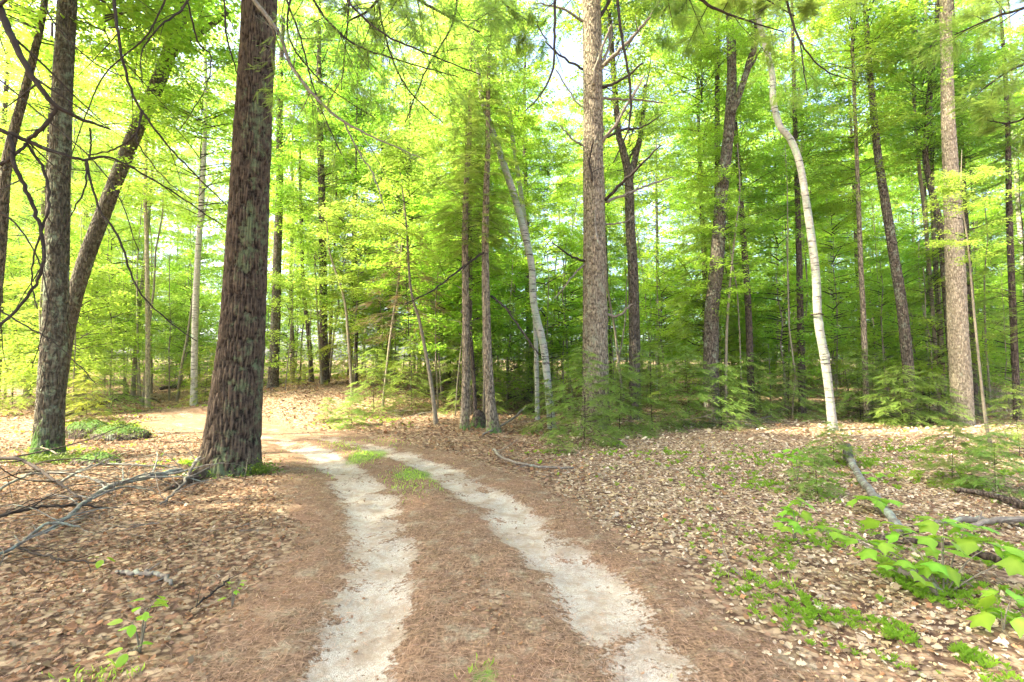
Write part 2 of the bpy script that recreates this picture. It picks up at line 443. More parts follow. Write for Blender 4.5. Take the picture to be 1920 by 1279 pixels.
def ground_mat():
    m, nt, out = newmat('forest_ground')
    pos = nt.nodes.new('ShaderNodeTexCoord').outputs['Object']
    c, (r, g, b) = attr(nt)
    big = noise(nt, .7, pos, 5, .6); med = noise(nt, 4.5, pos, 6, .7); fine = noise(nt, 38, pos, 4, .7); grit = noise(nt, 190, pos, 2, .6)
    # litter: leaf-sized cells of tan, brown and straw
    vo = nt.nodes.new('ShaderNodeTexVoronoi'); vo.inputs['Scale'].default_value = 17
    mp = nt.nodes.new('ShaderNodeVectorMath'); mp.operation = 'MULTIPLY_ADD'
    nz = nt.nodes.new('ShaderNodeTexNoise'); nz.inputs['Scale'].default_value = 9; nt.links.new(pos, nz.inputs['Vector'])
    nt.links.new(nz.outputs['Color'], mp.inputs[0]); mp.inputs[1].default_value = (.12, .12, .12); nt.links.new(pos, mp.inputs[2])
    nt.links.new(mp.outputs[0], vo.inputs['Vector'])
    vs = nt.nodes.new('ShaderNodeSeparateColor'); nt.links.new(vo.outputs['Color'], vs.inputs[0])
    lit = mix(nt, vs.outputs[0], (.24, .16, .09), (.58, .45, .28))
    lit = mix(nt, math_(nt, 'MULTIPLY', ramp(nt, vs.outputs[1], .6, .9), .6), lit, (.30, .13, .07))
    lit = mix(nt, ramp(nt, vo.outputs['Distance'], .35, .75), lit, (.07, .04, .025))
    lit = mix(nt, math_(nt, 'MULTIPLY', fine, .5), lit, (.20, .13, .08))
    # needle road: red brown felt with short fibres
    fib = noise(nt, 60, pos, 4, .75, sc3=(1, .28, 1)); fib2 = noise(nt, 60, pos, 4, .75, sc3=(.3, 1, 1))
    fm = math_(nt, 'MAXIMUM', fib, fib2)
    nd = mix(nt, ramp(nt, fm, .40, .72), (.085, .052, .030), (.38, .245, .145))
    nd = mix(nt, ramp(nt, med, .50, .68), nd, mix(nt, ramp(nt, fine, .35, .65), (.17, .14, .09), (.40, .335, .22)))
    nd = mix(nt, math_(nt, 'MULTIPLY', ramp(nt, big, .45, .7), .5), nd, (.30, .165, .10))
    # sand
    sd = mix(nt, ramp(nt, grit, .3, .7), (.28, .245, .19), (.60, .54, .43))
    sd = mix(nt, math_(nt, 'MULTIPLY', ramp(nt, med, .42, .66), .85), sd, mix(nt, fine, (.20, .125, .075), (.42, .34, .23)))
    gm = ramp(nt, math_(nt, 'MULTIPLY_ADD', math_(nt, 'SUBTRACT', med, .5), .9, g), .35, .62)
    sm = math_(nt, 'ADD', math_(nt, 'MULTIPLY', math_(nt, 'SUBTRACT', med, .5), 3.0), math_(nt, 'MULTIPLY', math_(nt, 'SUBTRACT', fine, .5), 2.2))
    sm = ramp(nt, math_(nt, 'ADD', r, math_(nt, 'MULTIPLY', sm, math_(nt, 'MULTIPLY_ADD', r, .6, .4))), .42, .75)
    col = mix(nt, gm, lit, nd)
    col = mix(nt, sm, col, sd)
    mo = ramp(nt, math_(nt, 'MULTIPLY_ADD', math_(nt, 'SUBTRACT', fine, .5), 1.1, b), .4, .7)
    col = mix(nt, mo, col, mix(nt, med, (.10, .17, .03), (.22, .30, .07)))
    p = nt.nodes.new('ShaderNodeBsdfPrincipled'); nt.links.new(col, p.inputs['Base Color'])
    p.inputs['Roughness'].default_value = .95; p.inputs['Specular IOR Level'].default_value = .1
    hgt = math_(nt, 'ADD', math_(nt, 'MULTIPLY', fine, .6), math_(nt, 'ADD', math_(nt, 'MULTIPLY', fm, .4), math_(nt, 'MULTIPLY', vs.outputs[2], .5)))
    bp = nt.nodes.new('ShaderNodeBump'); bp.inputs['Strength'].default_value = .6; bp.inputs['Distance'].default_value = .02
    nt.links.new(hgt, bp.inputs['Height']); nt.links.new(bp.outputs[0], p.inputs['Normal'])
    nt.links.new(p.outputs[0], out.inputs[0])
    return m
M['ground'] = ground_mat()

# ------------------------------------------------------------------ ground
def axis(dense_lo, dense_hi, step, far, grow):
    a = list(np.arange(dense_lo, dense_hi, step)); s = step
    while a[-1] < far: s *= grow; a.append(a[-1] + s)
    s = step; b = []
    x = dense_lo
    while x > -far: s *= grow; x -= s; b.append(x)
    return np.array(b[::-1] + a)
gx = axis(-7.0, 7.5, .055, 160, 1.06); gy = axis(.8, 10.5, .055, 200, 1.045)
gy = gy[gy > -60]
X, Y = np.meshgrid(gx, gy)
S, Nd = road(X, Y)
Z = terrain(X, Y) - .045 * S + .02 * (fbm(X * 5, Y * 5, 3, 77) - .5) * (1 - S * .6) + .012 * (fbm(X * 14, Y * 14, 2, 78) - .5)
def blob(px, py, rx, ry=None):
    p = gp(px, py); ry = ry or rx
    return np.exp(-(((X - p[0]) / rx) ** 2 + ((Y - p[1]) / ry) ** 2))
G = np.maximum.reduce([blob(690, 853, .35, .9), blob(775, 888, .30, .5), blob(215, 800, 1.3, .7) * .8, blob(95, 868, .5, .4) * .8, blob(480, 880, .25, .2),
                       blob(385, 875, .45, .3) * .7,                       blob(905, 1270, .12, .15) * .7])
G = np.maximum(G, .35 * (fbm(X * .5, Y * .5, 3, 55) > .62) * (1 - Nd) * (Y > 8))
mb = MB(); ny, nx = X.shape
i, j = np.meshgrid(np.arange(ny - 1), np.arange(nx - 1), indexing='ij')
a = i * nx + j
F = np.stack([a, a + 1, a + nx + 1, a, a + nx + 1, a + nx], -1).reshape(-1, 3)
mb.add(np.stack([X, Y, Z], -1), F, np.stack([S, Nd, G], -1).reshape(-1, 3))
ground = link('ground', mb.data('ground', M['ground'])); ground['kind'] = 'structure'

def gz(x, y):
    s, n = road(x, y)
    return terrain(x, y) - .045 * s

# ------------------------------------------------------------------ trunks
def trunk_mesh(P, R, sides, rings, style, seed=0, moss=.0, flare=.35, lich=0.0, knots=(), sidemoss=None, zs=None):
    """tapered trunk with real bark relief; P, R in world metres"""
    P, R = resample(P, R, rings, zs)
    rng = np.random.default_rng(seed)
    T, N, B = frames(P)
    s = np.concatenate([[0], np.cumsum(np.linalg.norm(np.diff(P, axis=0), axis=1))])
    th = np.arange(sides) * 2 * math.pi / sides
    TH, SS = np.meshgrid(th, s); RR_ = R[:, None] * np.ones_like(TH)
    ph = rng.uniform(0, 6, 4)
    lob = .5 + .25 * np.cos(3 * TH + ph[0]) + .25 * np.cos(5 * TH + ph[1])
    hh = np.maximum(SS - .15, 0)
    RR_ = RR_ * (1 + flare * np.exp(-hh / .25) * (.35 + .8 * lob) + flare * .08 * np.exp(-hh / 1.4))
    RR_ = RR_ * (1 + .05 * (fbm(np.cos(TH) * 1.2 + 5 + SS * .9, np.sin(TH) * 1.2 + SS * .5, 3, seed) - .5) * 2)
    h = np.ones_like(TH)
    r0 = float(np.median(R))
    if style == 'furrow':
        nu = max(8, int(2 * math.pi * r0 / .030))
        u = TH / (2 * math.pi) * nu + .9 * (fbm(np.cos(TH) * 3, np.sin(TH) * 3 + SS * 1.6, 3, seed + 5) - .5) * 2
        v = SS / .34 + .8 * (fbm(np.cos(TH) * 4 + SS * 3, np.sin(TH) * 4, 2, seed + 8) - .5)
        c = cells(u, v, nu, seed)
        h = sst(.06, .42, c) * (.75 + .25 * fbm(u * 1.3, SS * 40, 2, seed + 3))
        RR_ = RR_ + (h - .6) * .032
    elif style == 'plate':
        nu = max(7, int(2 * math.pi * r0 / .036))
        u = TH / (2 * math.pi) * nu + .5 * (fbm(np.cos(TH) * 3, np.sin(TH) * 3 + SS * 3, 2, seed + 5) - .5)
        c = cells(u, SS / .20, nu, seed); h = sst(.02, .36, c)
        RR_ = RR_ + (h - .6) * .010
    elif style == 'smooth':
        RR_ = RR_ * (1 + .03 * (fbm(TH * 2, SS * 6, 3, seed) - .5)); h = .6 + .4 * fbm(np.cos(TH) * 3, np.sin(TH) * 3 + SS * 3, 3, seed)
    for (ks, kt, kr, ka) in knots:
        dt = np.angle(np.exp(1j * (TH - kt))) * r0
        q = np.hypot(dt, SS - ks) / kr
        RR_ = RR_ + ka * np.exp(-q ** 2 * 1.2) - ka * 1.1 * np.exp(-q ** 2 * 7)
        h = h * (1 - .8 * np.exp(-q ** 2 * 3))
    V = P[:, None] + RR_[..., None] * (np.cos(TH)[..., None] * N[:, None] + np.sin(TH)[..., None] * B[:, None])
    mossv = moss * np.exp(-SS / .55) * 1.6 * (.3 + 1.2 * fbm(np.cos(TH) * 2 + 3, np.sin(TH) * 2 + SS * 1.5, 3, seed + 40))
    lic = lich + .6 * (fbm(np.cos(TH) * 1.3 + 9, np.sin(TH) * 1.3 + SS * .7, 3, seed + 60) - .5)
    if sidemoss is not None:      # the side (azimuth in world) that carries more lichen and algae
        nx_ = (V - P[:, None]); az = np.arctan2(nx_[..., 1], nx_[..., 0])
        k = np.cos(az - sidemoss)
        lic = lic + .5 * sst(-.2, .75, k + .9 * (fbm(SS * 1.2, TH * 3, 3, seed + 2) - .5)) - .35
    n = len(P); i, j = np.meshgrid(np.arange(n - 1), np.arange(sides), indexing='ij')
    a0 = i * sides + j; a1 = i * sides + (j + 1) % sides
    F = np.stack([a0, a1, a1 + sides, a0, a1 + sides, a0 + sides], -1).reshape(-1, 3)
    mb = MB(); mb.add(V, F, np.stack([h, mossv, lic], -1).reshape(-1, 3))
    return mb, P, R

def limb(mb, p, d, L, r, lvl, rng, droop=.0, wig=.25, kids=5, C=(.7, 0, 0), m=0, tips=None, spread=(35, 70), flat=0., kl=.5):
    n = max(5, min(14, int(L / .10))) if lvl else max(8, min(22, int(L / .12)))
    P = [np.array(p, float)]; d = norm(d); D = [d]
    step = L / (n - 1)
    for i in range(n - 1):
        d = norm(d + rng.normal(size=3) * wig * math.sqrt(step) * .8 + np.array([0, 0, -droop * step]))
        P.append(P[-1] + d * step); D.append(d)
    P = np.array(P); R = r * (1 - .82 * np.linspace(0, 1, n) ** .9)
    tube(mb, P, R, 7 if r > .03 else (5 if r > .012 else 3), C, m)
    if tips is not None:
        for k in range(n // 3 if lvl else n, n): tips.append((P[k], D[k], lvl))
        if not lvl: tips.append((P[-1], D[-1], lvl))
    if lvl >= 0 and kids > 0:
        for k in range(kids):
            s = (k + .6 + .4 * rng.random()) / kids * .75 + .2
            i = min(n - 2, int(s * (n - 1)))
            dd = D[i]; side = np.cross(dd, [0, 0, 1]); side = norm(side) if np.linalg.norm(side) > .1 else np.array([1., 0, 0])
            up = np.cross(side, dd)
            ph = (0 if k % 2 else math.pi) + rng.normal() * (1.0 - flat)
            an = rad(rng.uniform(*spread))
            nd = dd * math.cos(an) + (side * math.cos(ph) + up * math.sin(ph)) * math.sin(an)
            if lvl > 0:
                limb(mb, P[i], nd, L * kl * (1.15 - s) * rng.uniform(.7, 1.3), R[i] * .55, lvl - 1, rng, droop, wig * 1.1, max(2, kids - 1), C, m, tips, spread, flat, kl)
    return P, R

# ------------------------------------------------------------------ foliage prototypes
def broad_crown(name, seed, H, Rd, nb, per, mats, ls=.10, tilt=.42, top=.5, mid=.45):
    rng = np.random.default_rng(seed); mb = MB()
    h = np.sort(rng.random(nb)) * H; t = h / H
    prof = np.sin(np.clip(t, .02, .98) ** .75 * math.pi) ** .6
    L = Rd * (.35 + .65 * prof) * rng.uniform(.65, 1.15, nb); az = rng.random(nb) * 2 * math.pi
    el = rng.uniform(.05, .45, nb) + .3 * t
    D0 = np.stack([np.cos(az) * np.cos(el), np.sin(az) * np.cos(el), np.sin(el)], -1)
    # branch curve: rises, then levels
    def pt(b, s):
        p = D0[b] * (L[b] * s)[:, None]; p[:, 2] -= .28 * L[b] * s ** 2 * (np.sin(el[b]) + .4); p[:, 2] += h[b]
        return p
    for b in range(nb):
        s = np.linspace(0, 1, 6); tube(mb, pt(np.full(6, b), s), .012 * (L[b] / Rd + .3) * (1.05 - s), 3, (.7, 0, 0), 1)
    nt = per // 8
    tb = np.repeat(np.arange(nb), nt); s = rng.uniform(.22, 1, len(tb))
    side = np.where(rng.random(len(tb)) < .5, 1, -1); ta = az[tb] + side * rng.uniform(.4, 1.2, len(tb))
    tl = (.18 + .40 * rng.random(len(tb))) * (Rd / 2) ** .4
    td = np.stack([np.cos(ta), np.sin(ta), rng.normal(0, .22, len(tb)) + .03], -1)
    tp = pt(tb, s)
    k = np.repeat(np.arange(len(tb)), 8); u = np.tile((np.arange(8) + .5) / 8, len(tb)) * tl[k]
    P = tp[k] + td[k] * u[:, None] + rng.normal(0, .035, (len(k), 3))
    P[:, 2] -= .25 * u ** 2 / np.maximum(tl[k], .1)
    a2 = ta[k] + np.where(np.arange(len(k)) % 2, 1, -1) * rng.uniform(.3, 1.3, len(k))
    D = np.stack([np.cos(a2), np.sin(a2), rng.normal(-.18, .25, len(k))], -1)
    Nn = np.stack([rng.normal(0, tilt, len(k)), rng.normal(0, tilt, len(k)), np.ones(len(k))], -1)
    c = np.clip(.5 + .25 * rng.normal(size=len(k)) + .25 * (rng.random(nb) - .5)[tb[k]], 0, 1)
    scatter(mb, KITE, P, D, Nn, ls * rng.uniform(.7, 1.35, len(k)), np.stack([c, c, c], -1), 0)
    return mb.data(name, mats, smooth=False)

def hemlock_crown(name, seed, H, Rd, nb, mats, fl=.19, sub=15, gap=0., low=.0, T=None):
    """layered flat boughs that droop at the tip; H height, Rd lowest bough"""
    rng = np.random.default_rng(seed); mb = MB(); T = T or FROND
    h = low + (H - low) * (np.arange(nb) + rng.random(nb)) / nb; t = (h - low) / (H - low)
    L = Rd * (1 - t) ** .7 * rng.uniform(.55, 1.15, nb) + .12; az = np.arange(nb) * 2.4 + rng.normal(0, .4, nb)
    el = rng.uniform(-.05, .3, nb) + .35 * t
    def pt(b, s):
        p = np.stack([np.cos(az[b]) * np.cos(el[b]), np.sin(az[b]) * np.cos(el[b]), np.sin(el[b])], -1) * (L[b] * s)[:, None]
        p[:, 2] -= .42 * L[b] * s ** 2.2; p[:, 2] += h[b]; return p
    for b in range(nb):
        s = np.linspace(0, 1, 6); tube(mb, pt(np.full(6, b), s), (.002 + .005 * L[b]) * (1.03 - s), 3, (.6, 0, 0), 1)
    ns = np.maximum(4, (1.0 * sub * L / Rd + 3)).astype(int)
    tb = np.repeat(np.arange(nb), ns)
    s = rng.uniform(.12, 1, len(tb)) ** .8
    side = np.where(rng.random(len(tb)) < .5, 1, -1); ta = az[tb] + side * rng.uniform(.55, 1.05, len(tb)) * (1 - .4 * s)
    tl = L[tb] * .42 * (1.15 - s) + .10
    tp = pt(tb, s); P = []; D = []; B = []
    nf = 4
    k = np.repeat(np.arange(len(tb)), nf * 1); q = np.tile(np.arange(nf), len(tb))
    u = tl[k] * (q + .3) / nf
    base = tp[k] + np.stack([np.cos(ta[k]) * u, np.sin(ta[k]) * u, -.35 * u ** 2 / np.maximum(tl[k], .05) - .05 * u], -1)
    fa = ta[k] + np.where(q % 2, 1, -1) * rng.uniform(.15, .8, len(k))
    D = np.stack([np.cos(fa), np.sin(fa), rng.normal(-.22, .14, len(k)) - .3 * u], -1)
    Nn = np.stack([rng.normal(0, .18, len(k)), rng.normal(0, .18, len(k)), np.ones(len(k))], -1)
    keep = rng.random(len(k)) > gap
    c = np.clip(.42 + .2 * rng.normal(size=len(k)) + .30 * (q == nf - 1) + .25 * (rng.random(nb) - .5)[tb[k]], 0, 1)
    scatter(mb, T, base[keep], D[keep], Nn[keep], fl * rng.uniform(.7, 1.3, keep.sum()), np.stack([c, c, c], -1)[keep], 0)
    # centre stem
    z = np.linspace(0, H, 8)
    tube(mb, np.stack([.03 * np.sin(z * 2 + seed), .03 * np.cos(z * 1.7), z], -1), (.006 + .007 * H / 3) * (1.03 - z / H), 5, (.6, 0, 0), 1)
    return mb.data(name, mats, smooth=False)

LB = [M['leaf'], M['twig']]; LY = [M['leafy'], M['twig']]; NB = [M['needle'], M['twig']]
CR = [broad_crown('crown', 100 + k, H, R_, nb, per, LB, ls) for k, (H, R_, nb, per, ls) in enumerate(
      [(5, 2.2, 62, 208, .078), (6, 1.8, 66, 192, .078), (4, 2.6, 52, 232, .078)])]
CY = [broad_crown('crown', 120 + k, H, R_, nb, per, LY, ls) for k, (H, R_, nb, per, ls) in enumerate(
      [(5, 2.2, 60, 208, .078), (4, 2.6, 52, 216, .075)])]
SP = [broad_crown('crown', 140 + k, H, R_, nb, per, mm, .075, tilt=.30) for k, (H, R_, nb, per, mm) in enumerate(
      [(3.5, 1.3, 45, 136, LB), (4.5, 1.1, 50, 120, LB), (3.0, 1.4, 40, 144, LY)])]
HT = [hemlock_crown('crown', 160 + k, H, R_, nb, NB, .22, sub) for k, (H, R_, nb, sub) in enumerate([(7, 1.7, 100, 13), (5, 1.5, 80, 12)])]
HS = [hemlock_crown('crown', 170 + k, H, R_, nb, mm, .15, sub) for k, (H, R_, nb, sub, mm) in enumerate(
      [(2.4, 1.25, 60, 15, NB), (1.5, .95, 46, 13, NB), (2.0, 1.1, 50, 14, [M['needley'], M['twig']])])]
HY = [hemlock_crown('crown', 180, 5, 1.8, 80, [M['needley'], M['twig']], .22, 13)]
HD = [hemlock_crown('crown', 181, 2.6, 1.3, 50, [M['needlebrown'], M['twig']], .2, 9, gap=.45)]

def put_crown(t, data, z, s=1.0, sz=None, rz=0.0, x=0, y=0):
    return link('crown', data, t, (x, y, z), (0, 0, rz), (s, s, sz or s))

# ------------------------------------------------------------------ trees named one by one
RG = np.random.default_rng(5)
def tree(name, label, D, pts, mat, style='smooth', sides=28, rings=90, H=16., crown=(), moss=0., flare=.3, lich=0., dD=0., cat='tree',
         group=None, knots=(), seed=1, sidemoss=None, fork=None):
    """pts: (px, py, width px) along the trunk from the base up; D: metres ahead"""
    P = []; R = []
    n = len(pts)
    for k, (px, py, w) in enumerate(pts):
        d = D + dD * k / max(1, n - 1)
        p = at(px, py, d)
        if k == 0:
            p[2] = float(gz(p[0], p[1])) - .18
        P.append(p); R.append(w / 2 * .93 * d / FPX / math.sqrt(1 + ((px - 960) / FPX) ** 2))
    if P[-1][2] < H:
        dz = H - P[-1][2]; v = norm(P[-1] - P[-2]); v = norm(v * [.4, .4, 1]); e = P[-1] + v * dz / v[2]
        P.append((P[-1] + e) / 2 + RG.normal(0, .06, 3)); R.append(R[-1] * .75); P.append(e); R.append(R[-2] * .35)
    base = P[0].copy(); base[2] += .18
    t = thing(name, label, cat, base, group=group)
    rings = int(rings * (1 + max(0, H - 8) / 14)) if style != 'furrow' else rings
    mb, PP, RR_ = trunk_mesh(P, R, sides, rings, style, seed, moss, flare, lich, knots, sidemoss, 2.2 + .74 * D)
    link('trunk', mb.data('trunk', M[mat], origin=base), t)
    for c in crown:
        data, z, s = c[:3]; ox = c[3] if len(c) > 3 else 0; oy = c[4] if len(c) > 4 else 0
        i = int(np.argmin(abs(PP[:, 2] - (base[2] + z)))); q = PP[i] - base
        put_crown(t, data, z, s, rz=RG.random() * 6.3, x=q[0] + ox, y=q[1] + oy)
    return t, PP, RR_, base

def at_height(PP, z): return PP[int(np.argmin(abs(PP[:, 2] - z)))]
def add_branch(t, base, pts, mat, kids=4, lvl=1, seed=0, wig=.25, name='branch', tips=None, droop=0.1, kl=.45, mats=None):
    """pts (px,py,width px,D): a limb along those points with side twigs"""
    rng = np.random.default_rng(seed); mb = MB()
    P = np.array([at(a, b, d) for a, b, w, d in pts]); R = np.array([w / 2 * d / FPX / math.sqrt(1 + ((a - 960) / FPX) ** 2) for a, b, w, d in pts])
    n = max(8, 6 * len(pts)); L0 = np.linalg.norm(P[-1] - P[0]); P, R = resample(P, R, n)
    P[1:-1] += rng.normal(0, .010 if wig > .2 else .003, (n - 2, 3))
    tube(mb, P, R, 7, (.7, 0, .1))
    Dv = norm(np.gradient(P, axis=0)); L = np.linalg.norm(P[-1] - P[0])
    for k in range(kids):
        i = int(n * (.15 + .8 * (k + rng.random()) / kids)); i = min(i, n - 2)
        side = norm(np.cross(Dv[i], [0, 0.3, 1])); an = rad(rng.uniform(30, 65)); sg = 1 if k % 2 else -1
        nd = Dv[i] * math.cos(an) + (side * sg + rng.normal(0, .45, 3)) * math.sin(an)
        limb(mb, P[i], nd, L * kl * rng.uniform(.5, 1.1), R[i] * .5, lvl, rng, droop, wig, 4, (.7, 0, 0), 0, tips)
    return link(name, mb.data(name, mats or M[mat], origin=base), t), P, R

# 1 the big conifer beside the track
t1, P1, R1, b1 = tree('pine_tree', 'massive conifer trunk with deeply furrowed reddish bark beside the sandy track', 7.45,
     [(428, 905, 120), (436, 830, 110), (444, 740, 103), (453, 640, 93), (461, 500, 86), (468, 350, 80), (477, 190, 75), (486, 20, 72), (489, -100, 70)],
     'pine', 'furrow', 180, 600, H=19, moss=.55, flare=.30, seed=11, sidemoss=-.35, dD=0,
     knots=((4.85, 4.5, .11, .03), (5.75, 4.4, .13, .03), (6.2, 4.9, .10, .025)),
     crown=[(CR[0], 9.5, 1.0, -1.2, -1.0), (HT[0], 12, 1.2)])
# its buttress root reaching forward-left, and moss tufts
mb = MB(); rng = np.random.default_rng(3)
q = [gp(455, 893) + [0, .15, .22], gp(395, 893) + [0, .15, .10], gp(355, 905) + [0, 0, .03], gp(300, 925) + [0, 0, -.03], gp(270, 940) + [0, 0, -.08]]
Pq, Rq = resample(q, [.13, .11, .07, .045, .03], 30); tube(mb, Pq, Rq, 14, (.6, .1, 0), 0, .25, rng)
link('root', mb.data('root', M['pine'], origin=b1), t1)
def moss_tuft(parent, base, px, py, rx, n, up=.05, D=None, mat='moss', size=.035, seed=0):
    rng = np.random.default_rng(seed); mb = MB()
    c = gp(px, py) if D is None else at(px, py, D)
    P = c + rng.normal(0, 1, (n, 3)) * [rx, rx * .7, 0]
    P[:, 2] = gz(P[:, 0], P[:, 1]) + np.abs(rng.normal(0, up, n))
    N0 = np.stack([rng.normal(0, .7, n), rng.normal(-.4, .7, n), np.ones(n)], -1)
    a = rng.random(n) * 6.3; D0 = np.stack([np.cos(a), np.sin(a), rng.uniform(.1, 1.2, n)], -1)
    c = rng.random(n)
    scatter(mb, KITE, P, D0, N0, size * rng.uniform(.6, 1.4, n), np.stack([c, c, c], -1))
    o = link('moss', mb.data('moss', M[mat], smooth=False, origin=base if base is not None else (0, 0, 0)), parent)
    o['kind'] = 'stuff'; return o
moss_tuft(t1, b1, 474, 890, .13, 1500, .07, seed=1)
moss_tuft(t1, b1, 385, 893, .18, 500, .04, seed=2)

# 2 dark mossy maple at the left
t2, P2, R2, b2 = tree('maple_tree', 'dark mossy trunk at the left with a bright green mossy foot', 8.5,
     [(88, 870, 66), (92, 800, 60), (98, 700, 58), (104, 600, 55), (108, 450, 50), (112, 300, 48), (118, 150, 44), (126, 0, 42)],
     'maple', 'plate', 72, 240, H=15, moss=1.1, flare=.35, seed=21, lich=.15,
     crown=[(CR[1], 7.2, 1.3, .5, .2), (CR[2], 8.2, 1.5, -.2, -.8), (CR[0], 4.4, .8, 1.0, 2.2)])  # widest crown added above the view to shade the left foreground
moss_tuft(t2, b2, 92, 868, .22, 1600, .06, seed=3)
t3, P3, R3, b3 = tree('maple_tree', 'leaning forked trunk rising to the right behind the dark mossy trunk', 11.0,
     [(96, 790, 40), (120, 640, 38), (155, 505, 36), (205, 370, 33), (255, 245, 32), (298, 150, 32), (326, 70, 30), (345, 0, 26)],
     'maple', 'plate', 48, 160, H=16, moss=.4, seed=22, crown=[(CR[0], 6.5, 1.), (CR[2], 9.5, 1.1)])
add_branch(t3, b3, [(312, 112, 20, 11.5), (345, 78, 16, 11.6), (385, 55, 13, 11.8), (430, 20, 8, 12)], 'maple', 3, seed=4)
tree('maple_tree', 'grey trunk cut by the left edge of the picture', 9.5, [(-30, 830, 36), (-14, 600, 32), (2, 440, 28), (14, 300, 24), (52, 150, 19), (84, 0, 15)], 'oak', 'plate', 40, 130, H=13, moss=.4, seed=23, crown=[(CR[2], 7.5, 1.2), (CR[0], 8.5, 1.5, .6, -1.6)])  # upper crown added out of view to throw shade on the left ground

# far left
tree('young_tree', 'slim straight pale tan trunk between the left maples and the big conifer', 17, [(279, 720, 11), (277, 600, 10), (275, 450, 9), (272, 360, 8)], 'pale', H=13, crown=[(CY[0], 6.5, .9), (CY[1], 9.5, .8)], seed=31)
tree('birch_tree', 'whitish birch trunk just left of the big conifer', 17, [(366, 700, 15), (366, 600, 14), (371, 480, 13), (378, 380, 12), (384, 260, 9), (387, 180, 8)], 'birch', H=15, crown=[(CY[0], 9, .9)], seed=32)
# between the conifer and the clearing
tree('young_tree', 'grey trunk directly right of the big conifer', 21, [(512, 712, 22), (517, 600, 20), (520, 480, 18), (524, 350, 16)], 'oak', H=17, crown=[(CR[0], 7, 1.1), (CR[1], 11, 1.1)], seed=33)
tree('oak_tree', 'dark straight trunk at the back edge of the leafy clearing', 20.5, [(609, 735, 20), (607, 640, 17), (606, 540, 16), (604, 400, 15), (600, 250, 13)], 'dark', 'plate', 24, 90, H=17, crown=[(CR[0], 5.5, 1.0), (CR[2], 10, 1.2)], seed=34)
tree('sapling', 'pale thin stem pressed against the dark straight trunk', 19.8, [(604, 738, 5), (601, 680, 5), (596, 600, 4), (590, 480, 4)], 'stem', H=6, crown=[(SP[0], 3.0, .9)], seed=35)
tree('young_tree', 'thin dark trunk left of the dark straight trunk', 23, [(586, 712, 9), (578, 620, 9), (569, 540, 8), (565, 400, 7)], 'dark', H=13, crown=[(CY[1], 5, .9)], seed=36)
tree('sapling', 'pale crooked stem standing in a hemlock tuft by the clearing', 17, [(661, 765, 6), (657, 690, 6), (652, 620, 6), (645, 560, 5), (620, 480, 4)], 'stem', H=6.5, crown=[(SP[2], 3.4, 1.)], seed=37)
tree('sapling', 'thin stem leaning right between the clearing and the paired trunks', 16, [(717, 755, 5), (725, 690, 5), (735, 610, 5), (748, 520, 4)], 'stem', H=7, crown=[(SP[0], 3.6, 1.)], seed=38)
tree('young_tree', 'dark trunk behind the thin right-leaning stem', 24, [(722, 705, 12), (732, 630, 12), (744, 560, 10), (755, 460, 9)], 'dark', H=15, crown=[(CR[1], 4.5, 1.)], seed=39)
tree('sapling', 'slim pale stem leaning left in front of the paired trunks', 13.4, [(819, 797, 9), (810, 730, 8), (798, 660, 7), (786, 600, 6), (770, 540, 5)], 'stem', H=7.5, crown=[(HD[0], 2.3, 1.1, -.4, 0), (SP[2], 4.3, 1.1)], seed=40)
t, *_ = tree('young_tree', 'left of the paired brown trunks, with a mossy foot', 12.6, [(870, 806, 19), (873, 740, 16), (874, 650, 15), (873, 560, 14), (872, 450, 13), (874, 350, 11), (880, 260, 9)], 'warm', 'plate', 28, 110, H=10, moss=.8, seed=41, crown=[(HT[1], 4.6, .8)])
t, Pk, Rk, bk = tree('hemlock_tree', 'right of the paired brown trunks, flared at the base', 12.1, [(926, 812, 27), (919, 745, 19), (914, 650, 17), (911, 550, 16), (910, 450, 14), (912, 350, 12), (915, 280, 10)], 'warm', 'plate', 32, 120, H=10, moss=.8, flare=.4, seed=42, crown=[(HT[0], 4.6, .65)])
add_branch(t, bk, [(921, 555, 5, 12.1), (950, 580, 4, 11.9), (985, 630, 4, 11.6), (1010, 665, 2, 11.4)], 'twig', 5, seed=43)
add_branch(t, bk, [(912, 470, 4, 12.1), (870, 500, 4, 11.6), (810, 545, 3, 11.2), (760, 570, 2, 11)], 'twig', 6, seed=44)
tree('sapling', 'dark thin stem behind the paired brown trunks', 14, [(893, 770, 8), (888, 700, 7), (882, 620, 7), (878, 500, 6)], 'dark', H=9, crown=[(HT[1], 4.2, .7)], seed=45)
tree('young_tree', 'dark trunk seen between the paired trunks and the lichened birch', 22, [(993, 700, 12), (992, 620, 11), (990, 540, 11), (988, 430, 10)], 'dark', H=16, crown=[(CR[0], 7, 1.)], seed=46)
# lichened birches
tree('birch_tree', 'lichen-blotched birch curving up to the left beside the big pine', 12.6, [(1036, 800, 17), (1028, 730, 15), (1019, 650, 15), (1001, 570, 14), (997, 500, 14), (984, 440, 14), (965, 370, 15), (945, 310, 14), (925, 250, 12), (905, 190, 11), (896, 130, 9)], 'birch', 'smooth', 28, 130, H=10.5, lich=.25, seed=51, crown=[(CY[0], 8.0, .75), (CR[0], 5.6, .5, .9, 1.4)])
tree('birch_tree', 'thinner birch crossing behind the lichen-blotched one', 14.5, [(1008, 760, 9), (1004, 620, 9), (996, 500, 9), (985, 420, 9), (972, 330, 9), (960, 250, 8), (952, 160, 7)], 'birch', 'smooth', 24, 110, H=12, lich=.2, seed=52, crown=[(CR[1], 7, .8)])
